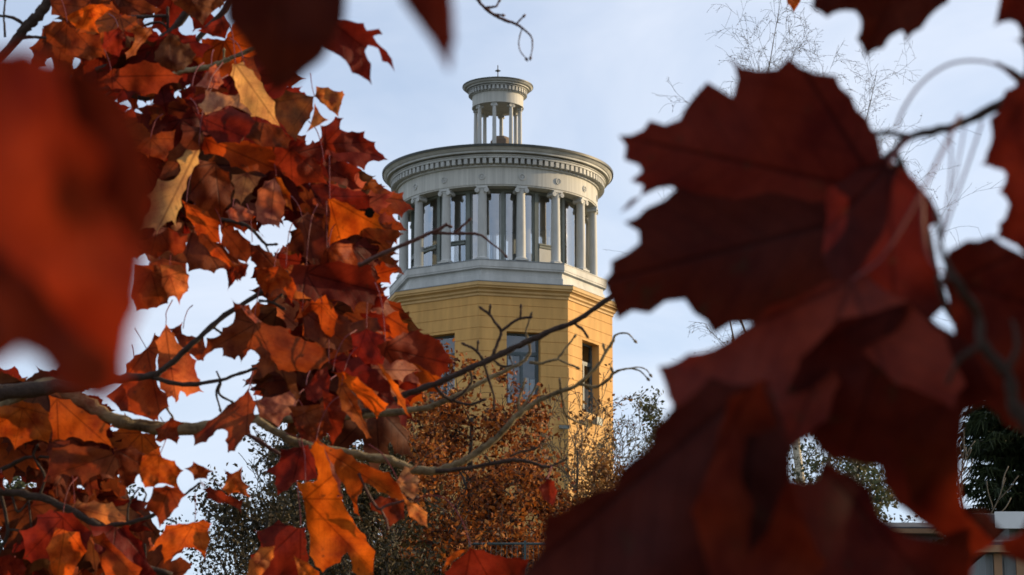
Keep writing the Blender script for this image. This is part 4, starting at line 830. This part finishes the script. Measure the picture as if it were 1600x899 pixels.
tl('5',(950,170),(790,370),[(795,185),(870,165),(955,165),(952,210),(905,265),(870,300),(850,345),(790,375),(780,330),(830,280),(840,220)],'og',4.8)
tl('5',(1060,200),(1225,345),[(965,330),(1000,270),(1055,195),(1115,222),(1145,275),(1180,270),(1228,342),(1200,395),(1150,440),(1100,455),(1010,420),(960,380)],'gb',4.7)
tl('5',(700,480),(1140,470),[(600,500),(700,430),(800,400),(900,375),(1000,390),(1060,440),(1145,475),(1110,520),(1030,530),(985,590),(900,600),(800,570),(700,560)],'rb',4.85)
tl('5',(1200,10),(1270,160),[(1050,-20),(1400,-20),(1400,30),(1330,75),(1290,120),(1268,165),(1230,125),(1190,110),(1150,70),(1090,30)],'br',4.9)
tl('5',(1390,150),(1210,190),[(1195,192),(1260,180),(1320,140),(1400,95),(1440,160),(1410,245),(1330,230),(1270,205)],'rd',4.8)
tl('5',(1320,410),(1330,520),[(1285,500),(1310,420),(1350,400),(1372,450),(1375,525),(1330,520)],'pk',4.7)
tl('6',(300,600),(80,560),[(80,560),(160,575),(270,600),(300,560),(330,640),(400,740),(360,715),(235,660),(180,690),(85,722),(30,655),(75,630)],'tn',4.58,flip=True,sl=(.2,.5),pet=False)
tl('6',(270,400),(545,790),[(240,470),(250,400),(320,385),(380,440),(440,520),(520,640),(548,790),(500,775),(440,740),(370,730),(300,640),(270,540)],'tn',4.52,flip=True,sl=(.2,.6),label='long pale tan folded leaf near the top of the left cluster')
tl('6',(330,420),(430,640),[(300,360),(380,350),(430,480),(450,560),(420,600),(370,500)],'og',4.60)
tl('6',(765,600),(520,640),[(585,562),(680,580),(765,602),(760,680),(740,740),(690,800),(650,890),(600,840),(540,760),(490,700),(500,620),(560,600)],'gb',4.72,pet=[(750,540),(740,460)])
tl('6',(770,600),(950,590),[(775,540),(850,545),(905,572),(942,568),(955,592),(935,650),(915,735),(860,690),(800,640),(765,605)],'lo',4.68,flip=True,pet=False)
tl('6',(770,620),(700,840),[(765,620),(785,680),(830,740),(885,742),(800,780),(700,845),(745,760)],'lo',4.7,pet=False,flip=True)
tl('6',(830,900),(1150,888),[(800,785),(850,780),(895,728),(948,738),(925,780),(940,832),(1000,820),(1082,820),(1075,860),(1152,888),(1080,960),(900,960),(820,940)],'rd',4.76)
tl('5',(320,20),(640,60),[(300,-30),(700,-30),(690,30),(560,45),(450,85),(400,115),(320,95)],'br',5.05)
tl('5',(760,0),(980,80),[(690,-20),(880,-20),(1010,60),(980,90),(880,85),(830,50),(740,50)],'gb',5.05)
tl('6',(0,540),(140,400),[(-10,545),(40,520),(90,450),(140,410),(170,430),(200,520),(160,560),(80,550)],'pk',4.7)
tl('6',(60,740),(400,890),[(0,680),(90,725),(240,665),(370,715),(400,760),(360,830),(300,900),(160,900),(60,820)],'dr',4.64)
tl('6',(440,750),(560,900),[(380,750),(480,770),(560,800),(620,870),(600,930),(440,920),(330,860)],'gb',4.66)
tl('p',(1243,-4),(1240,18),[(1228,-8),(1255,-10),(1250,4),(1246,10),(1240,20),(1235,10),(1230,6)],'bo',4.2,tooth=.4,label='tiny bright red leaf tip at the top edge right of centre')
# fill inside the cluster
HOLES = [(130,118,14),(112,130,6),(200,178,22),(290,60,22),(345,60,28),(320,115,20),(230,45,26),(290,155,16),(40,20,60),(225,205,12),(430,362,26),(395,425,30),(500,225,16),(455,228,10),(240,400,10),(300,440,60),(360,440,50),(590,200,60),(470,160,14),(475,385,20)]
MASS = [(60,0),(340,0),(400,120),(480,170),(545,260),(560,340),(580,420),(540,500),(450,440),(400,370),(330,380),(240,400),(190,320),(120,160)]
rg = random.Random(77); made = 0; stuff = []; cols = ['dr','rd','gb','dr','br','og','gb','rb','br','dr','pk']
MASS2 = [(0,640),(120,640),(200,700),(130,760),(60,700),(0,700)]; MASS3 = [(440,480),(590,500),(620,600),(540,690),(420,640),(440,560)]; MASS4 = [(20,820),(150,790),(230,860),(200,899),(20,899)]
def in_any(x, y): return inside(x,y,MASS) or inside(x,y,MASS2) or inside(x,y,MASS3) or inside(x,y,MASS4)
FILL = []
while made < 210:
    x, y = rg.uniform(0, 620), rg.uniform(0, 899)
    if not in_any(x, y) or any((x-h[0])**2+(y-h[1])**2 < (h[2]+(24 if made < 120 else 34))**2 for h in HOLES): continue
    a = rg.uniform(40, 140) if rg.random() < .75 else rg.uniform(-180, 180); S = rg.uniform(85, 122)
    bx, by = x - cos(R_(a))*S*.4, y - sin(R_(a))*S*.4
    o = auto_leaf(mapleA, bx, by, a, S, rg.choice(cols), rg.uniform(5.05, 5.5), 1000+made, tilt=rg.uniform(-.9,.9), roll=rg.uniform(-.8,.8), fold=rg.uniform(-.4,.4), flip=rg.random() < .4, pet=False)
    if made >= 14: FILL.append(o)
    made += 1

# the deeper leaves of the cluster, past the first hundred, merged into one part
def merge(objs, name, tree):
    import bmesh
    bm = bmesh.new(); me = bpy.data.meshes.new(name); me.materials.append(M['maple']); me.materials.append(M['petiole'])
    for o in objs:
        for q, mi in [(o, 0)] + [(c, 1) for c in o.children]:
            q.data.transform(__import__('mathutils').Matrix.Translation(WO[o.name]-WO[tree.name])); n0 = len(bm.faces); bm.from_mesh(q.data); bm.faces.ensure_lookup_table()
            for f in bm.faces[n0:]: f.material_index = mi
    bm.to_mesh(me); bm.free()
    for o in objs:
        for c in list(o.children): bpy.data.objects.remove(c)
        bpy.data.objects.remove(o)
    o = link(bpy.data.objects.new(name, me), WO[tree.name], tree); o['kind'] = 'stuff'; return o
merge(FILL, 'foliage', mapleA)

# -- the near, out-of-focus maple
B = mapleB
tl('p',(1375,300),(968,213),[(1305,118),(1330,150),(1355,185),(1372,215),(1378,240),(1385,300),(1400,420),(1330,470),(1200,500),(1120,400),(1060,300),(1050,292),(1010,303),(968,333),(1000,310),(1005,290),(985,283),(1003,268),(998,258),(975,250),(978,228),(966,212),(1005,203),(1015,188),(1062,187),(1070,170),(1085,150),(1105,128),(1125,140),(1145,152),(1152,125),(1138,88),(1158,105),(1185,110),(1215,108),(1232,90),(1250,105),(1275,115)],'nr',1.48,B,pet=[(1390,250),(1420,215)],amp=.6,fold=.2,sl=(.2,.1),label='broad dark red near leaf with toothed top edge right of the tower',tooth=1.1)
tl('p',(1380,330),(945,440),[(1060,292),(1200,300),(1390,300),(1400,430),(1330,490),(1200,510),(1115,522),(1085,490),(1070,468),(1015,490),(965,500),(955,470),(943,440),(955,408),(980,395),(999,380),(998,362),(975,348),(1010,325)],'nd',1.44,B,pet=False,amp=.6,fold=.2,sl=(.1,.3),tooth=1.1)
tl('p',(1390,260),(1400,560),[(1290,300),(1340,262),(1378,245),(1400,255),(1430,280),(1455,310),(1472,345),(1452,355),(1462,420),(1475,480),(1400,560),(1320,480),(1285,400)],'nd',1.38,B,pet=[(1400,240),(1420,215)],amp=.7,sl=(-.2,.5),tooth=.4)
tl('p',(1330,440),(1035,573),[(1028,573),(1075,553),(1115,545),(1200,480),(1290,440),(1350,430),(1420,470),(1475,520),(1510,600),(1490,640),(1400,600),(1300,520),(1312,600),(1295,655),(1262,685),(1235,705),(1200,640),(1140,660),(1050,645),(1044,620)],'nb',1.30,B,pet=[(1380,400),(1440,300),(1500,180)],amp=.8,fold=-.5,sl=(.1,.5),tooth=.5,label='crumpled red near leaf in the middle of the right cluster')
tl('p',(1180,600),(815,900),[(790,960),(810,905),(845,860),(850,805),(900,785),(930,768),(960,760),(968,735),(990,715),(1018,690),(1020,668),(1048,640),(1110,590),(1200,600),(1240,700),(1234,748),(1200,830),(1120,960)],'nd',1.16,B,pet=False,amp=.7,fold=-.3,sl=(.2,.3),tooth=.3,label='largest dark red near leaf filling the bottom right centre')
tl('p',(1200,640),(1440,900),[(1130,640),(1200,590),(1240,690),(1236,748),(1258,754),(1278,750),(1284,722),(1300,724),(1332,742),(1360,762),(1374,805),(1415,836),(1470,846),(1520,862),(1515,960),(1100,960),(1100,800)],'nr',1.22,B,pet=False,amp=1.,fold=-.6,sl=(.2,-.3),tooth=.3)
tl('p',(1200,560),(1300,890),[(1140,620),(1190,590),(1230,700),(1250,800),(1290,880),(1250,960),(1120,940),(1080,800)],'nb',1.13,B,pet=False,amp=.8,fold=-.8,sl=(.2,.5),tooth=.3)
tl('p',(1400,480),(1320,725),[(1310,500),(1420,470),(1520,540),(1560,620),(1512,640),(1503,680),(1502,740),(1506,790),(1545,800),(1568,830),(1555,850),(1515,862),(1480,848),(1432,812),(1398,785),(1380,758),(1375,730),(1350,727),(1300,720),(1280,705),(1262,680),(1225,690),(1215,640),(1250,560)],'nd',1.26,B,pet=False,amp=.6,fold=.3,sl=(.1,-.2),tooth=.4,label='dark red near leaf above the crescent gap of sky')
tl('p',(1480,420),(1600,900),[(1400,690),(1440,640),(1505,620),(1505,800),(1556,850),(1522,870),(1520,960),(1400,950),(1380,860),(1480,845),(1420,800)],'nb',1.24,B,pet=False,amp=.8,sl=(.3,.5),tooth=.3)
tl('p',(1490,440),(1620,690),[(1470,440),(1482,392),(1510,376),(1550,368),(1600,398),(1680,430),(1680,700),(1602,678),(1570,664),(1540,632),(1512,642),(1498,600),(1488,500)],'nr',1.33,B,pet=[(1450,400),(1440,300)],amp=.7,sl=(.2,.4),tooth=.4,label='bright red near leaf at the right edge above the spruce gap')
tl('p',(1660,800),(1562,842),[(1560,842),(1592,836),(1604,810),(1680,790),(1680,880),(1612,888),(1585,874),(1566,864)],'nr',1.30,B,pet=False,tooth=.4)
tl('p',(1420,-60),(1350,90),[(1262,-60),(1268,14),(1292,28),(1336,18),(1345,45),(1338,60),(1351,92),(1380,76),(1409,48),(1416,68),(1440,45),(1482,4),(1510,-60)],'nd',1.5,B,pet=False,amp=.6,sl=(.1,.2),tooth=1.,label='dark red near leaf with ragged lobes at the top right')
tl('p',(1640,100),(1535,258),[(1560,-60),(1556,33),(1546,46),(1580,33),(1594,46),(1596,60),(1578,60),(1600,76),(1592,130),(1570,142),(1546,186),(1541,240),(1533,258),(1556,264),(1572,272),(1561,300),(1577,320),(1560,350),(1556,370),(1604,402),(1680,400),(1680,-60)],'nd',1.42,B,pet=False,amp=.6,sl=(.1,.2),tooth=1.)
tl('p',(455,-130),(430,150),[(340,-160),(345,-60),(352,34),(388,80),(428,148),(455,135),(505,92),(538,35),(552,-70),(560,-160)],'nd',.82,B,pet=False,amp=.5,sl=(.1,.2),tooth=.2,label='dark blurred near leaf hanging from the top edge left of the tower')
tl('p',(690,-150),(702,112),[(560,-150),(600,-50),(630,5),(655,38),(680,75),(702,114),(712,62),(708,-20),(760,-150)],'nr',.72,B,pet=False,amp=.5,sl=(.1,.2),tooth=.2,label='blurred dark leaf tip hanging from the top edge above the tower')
tl('p',(500,20),(616,112),[(480,30),(540,31),(568,36),(573,48),(592,45),(598,54),(583,57),(604,80),(612,92),(617,113),(606,98),(597,96),(591,76),(575,71),(570,80),(580,100),(581,133),(562,118),(550,114),(540,95),(512,78),(470,60)],'dr',3.6,mapleA,pet=False,tooth=.4,sl=(.2,.2),label='ragged dark red leaf poking out right of the blurred top leaf')
tl('p',(60,-60),(130,640),[(-160,60),(-40,78),(40,72),(70,90),(120,100),(170,130),(205,180),(238,250),(248,320),(232,370),(225,430),(222,480),(205,515),(198,560),(200,600),(160,632),(110,615),(85,600),(62,560),(32,545),(0,568),(-160,600)],'nl',.46,B,pet=False,amp=.8,fold=.3,sl=(.0,.35),S=420,tooth=.2,label='huge soft blurred red leaf filling the left edge')
tl('p',(120,90),(215,400),[(90,100),(130,105),(185,150),(225,215),(246,300),(235,370),(215,400),(180,340),(150,300),(165,240),(110,190)],'nd',.44,B,pet=False,amp=.5,tooth=.2)
tl('p',(-20,400),(150,600),[(-160,420),(-20,380),(60,440),(120,520),(180,560),(175,610),(130,622),(85,598),(62,560),(30,548),(-160,590)],'nd',.45,B,pet=False,amp=.5,tooth=.2)
# near branches
def b_start(z, x=0): return [(ORIGIN_B + Vector((-.05, .02, z)), .028), (ORIGIN_B + Vector((-.9+x, -.1, z+.05)), .018)]
branch(B, [[(1700,90,11),(1600,142,10),(1540,176,8),(1480,200,7),(1420,214,6.5),(1395,238,6),(1350,278,5.5),(1300,305,5),(1240,335,4)], [(1420,214,5),(1390,208,4.5),(1365,208,4),(1320,195,3)], [(1600,142,6),(1590,120,7),(1560,100,2),], [(1400,240,5),(1440,330,5),(1470,460,6),(1510,520,7),(1570,600,7),(1640,660,8)], [(1470,440,5),(1510,452,5),(1560,460,5)]], bk, 1.55, b_start(1.85), sub=5)
branch(B, [[(1462,330,4),(1474,400,5),(1505,455,7),(1528,490,6),(1536,540,9),(1572,580,8),(1590,640,11),(1660,720,11)], [(1505,455,5),(1490,436,4),(1462,438,3)], [(1536,540,5),(1500,560,4),(1480,600,3)], [(1572,580,5),(1590,540,4),(1582,500,3)]], bk, 1.2, sub=5)
pm = MB()
for pl, r in (([(1400,200),(1412,170),(1440,130),(1480,102),(1520,95),(1560,103),(1590,128)],3.4), ([(1485,200),(1486,260),(1480,320),(1465,390)],2.4), ([(1535,190),(1515,250),(1490,320),(1470,380)],2.8), ([(1508,195),(1500,240),(1488,300)],2.)):
    sp = smooth_path([(P(x, y, 1.5), r*.00022) for x, y in pl], 6); pm.tube([a for a, b in sp], [b for a, b in sp], 6)
pm.build('petiole', M['petiole'], B, P(1480, 200, 1.5), smooth=True)
# overhead branch carrying the nearest leaves, above the frame
om = MB(); ob = [(ORIGIN_B + Vector((-.05,0,2.3)), .03), (Vector((1.3, 1.3, 2.35)), .022), (Vector((.5, .95, 2.2)), .014), (Vector((.02, .80, 2.05)), .008), (Vector((-.2, .62, 1.98)), .005)]
sp = smooth_path(ob, 7); om.tube([a for a, b in sp], [b for a, b in sp], 8, .05)
for end in (P(455,-130,.82), P(690,-150,.72), P(60,-60,.46)):
    st_ = min((a for a, b in sp), key=lambda q: (q-end).length); q2 = smooth_path([(st_, .0022), (st_.lerp(end, .5)+Vector((0,0,.02)), .0015), (end, .0012)], 6); om.tube([a for a, b in q2], [b for a, b in q2], 6)
om.build('branch', bk, B, ob[1][0], smooth=True)
# top twig
branch(mapleA, [[(700,-90,3.5),(730,-30,3),(748,2,2.6),(770,22,2.6),(790,32,2.4),(806,38,2.2),(816,44,1.8),(830,58,1.3),(832,72,1.),(829,90,.9)], [(806,38,1.6),(818,26,1.2)], [(816,44,1.2),(811,62,1.),(812,78,.9),(822,92,.8)], [(760,12,2),(775,10,1.6),(780,2,1.4)], [(770,22,1.6),(785,24,1.4)]], tw_, 3.9, None)
om = MB(); sp = smooth_path([(ORIGIN_A+Vector((.1,0,4.3)), .03), (Vector((-1.2, 4.6, 3.9)), .016), (P(640,-160,3.9), .006), (P(700,-90,3.9), .003)], 8); om.tube([a for a, b in sp], [b for a, b in sp], 8, .05); om.build('branch', bk, mapleA, Vector((-1.2,4.6,3.9)), smooth=True)
# the rest of both crowns, outside the picture, plus leaves added for shade
def crown_mass(tree, org, n, test, seed, rx, rz, name='crown', ctr=None, limbs=True):
    ctr = org if ctr is None else ctr
    rg = random.Random(seed); mb = MB(); br = MB(); c = 0; tries = 0; pro = template(rg)
    for k in range(26 if limbs else 0):
        az = k*2.4; z0 = 2.3 + 3.6*(k/26); p0 = org + Vector((0,0,z0)); L = rx*rg.uniform(.7,1.); p1 = p0 + Vector((cos(az)*L, sin(az)*L, rg.uniform(.3,.9)))
        if all(test(p0.lerp(p1, t/25)) for t in range(26)): br.tube([p0, p0.lerp(p1,.5)+Vector((0,0,.08)), p1], [.03,.02,.006], 6)
    while c < n and tries < n*30:
        tries += 1; p = ctr + Vector((rg.gauss(0, rx*.5), rg.gauss(0, rx*.5), 3.4 + rg.gauss(0, rz)))
        if p.z < 1.5 or not test(p): continue
        s = rg.uniform(.07,.12); a = Vector((rg.gauss(0,1), rg.gauss(0,1), -abs(rg.gauss(0,1)))).normalized(); b = a.orthogonal().normalized(); nn = a.cross(b); ph = rg.uniform(0,6); b2 = b*cos(ph)+nn*sin(ph); n2 = a.cross(b2)
        mb.add([p + a*(y*s) + b2*(x*s) + n2*(abs(x)*s*.3) for x, y in pro[::2]], [tuple(range(len(pro[::2])))]); c += 1
    if br.v: br.build('limbs', M['bark'], tree, smooth=True)
    o = mb.build(name, M['maple_mass'], tree); o['kind'] = 'stuff'
def outside(p, mx_=.12):
    if p.y < -.3: return True
    q = p-CAM; dd = q.dot(FW)
    if dd <= 0: return q.length > .7
    return abs(q.x/dd*F) > 800*1.04 + 60/dd or abs(q.dot(UP)/dd*F) > 450*1.06 + 60/dd
crown_mass(mapleB, ORIGIN_B, 1500, lambda p: outside(p) and p.y < 3.3 and (p.x > .45 or p.z > 2.6), 5, 1.6, .9)
crown_mass(mapleA, ORIGIN_A, 1500, lambda p: outside(p) and p.x < -1.2, 6, 1.2, .9)
crown_mass(mapleB, ORIGIN_B, 3200, lambda p: outside(p) and p.y < 1.2 and p.z > 1.9 and (p - CAM).length > .8, 7, 2.4, .8, ctr=Vector((.7, -1.6, -.4)), limbs=False)  # unseen leaf mass added behind and above the camera to shade near leaves
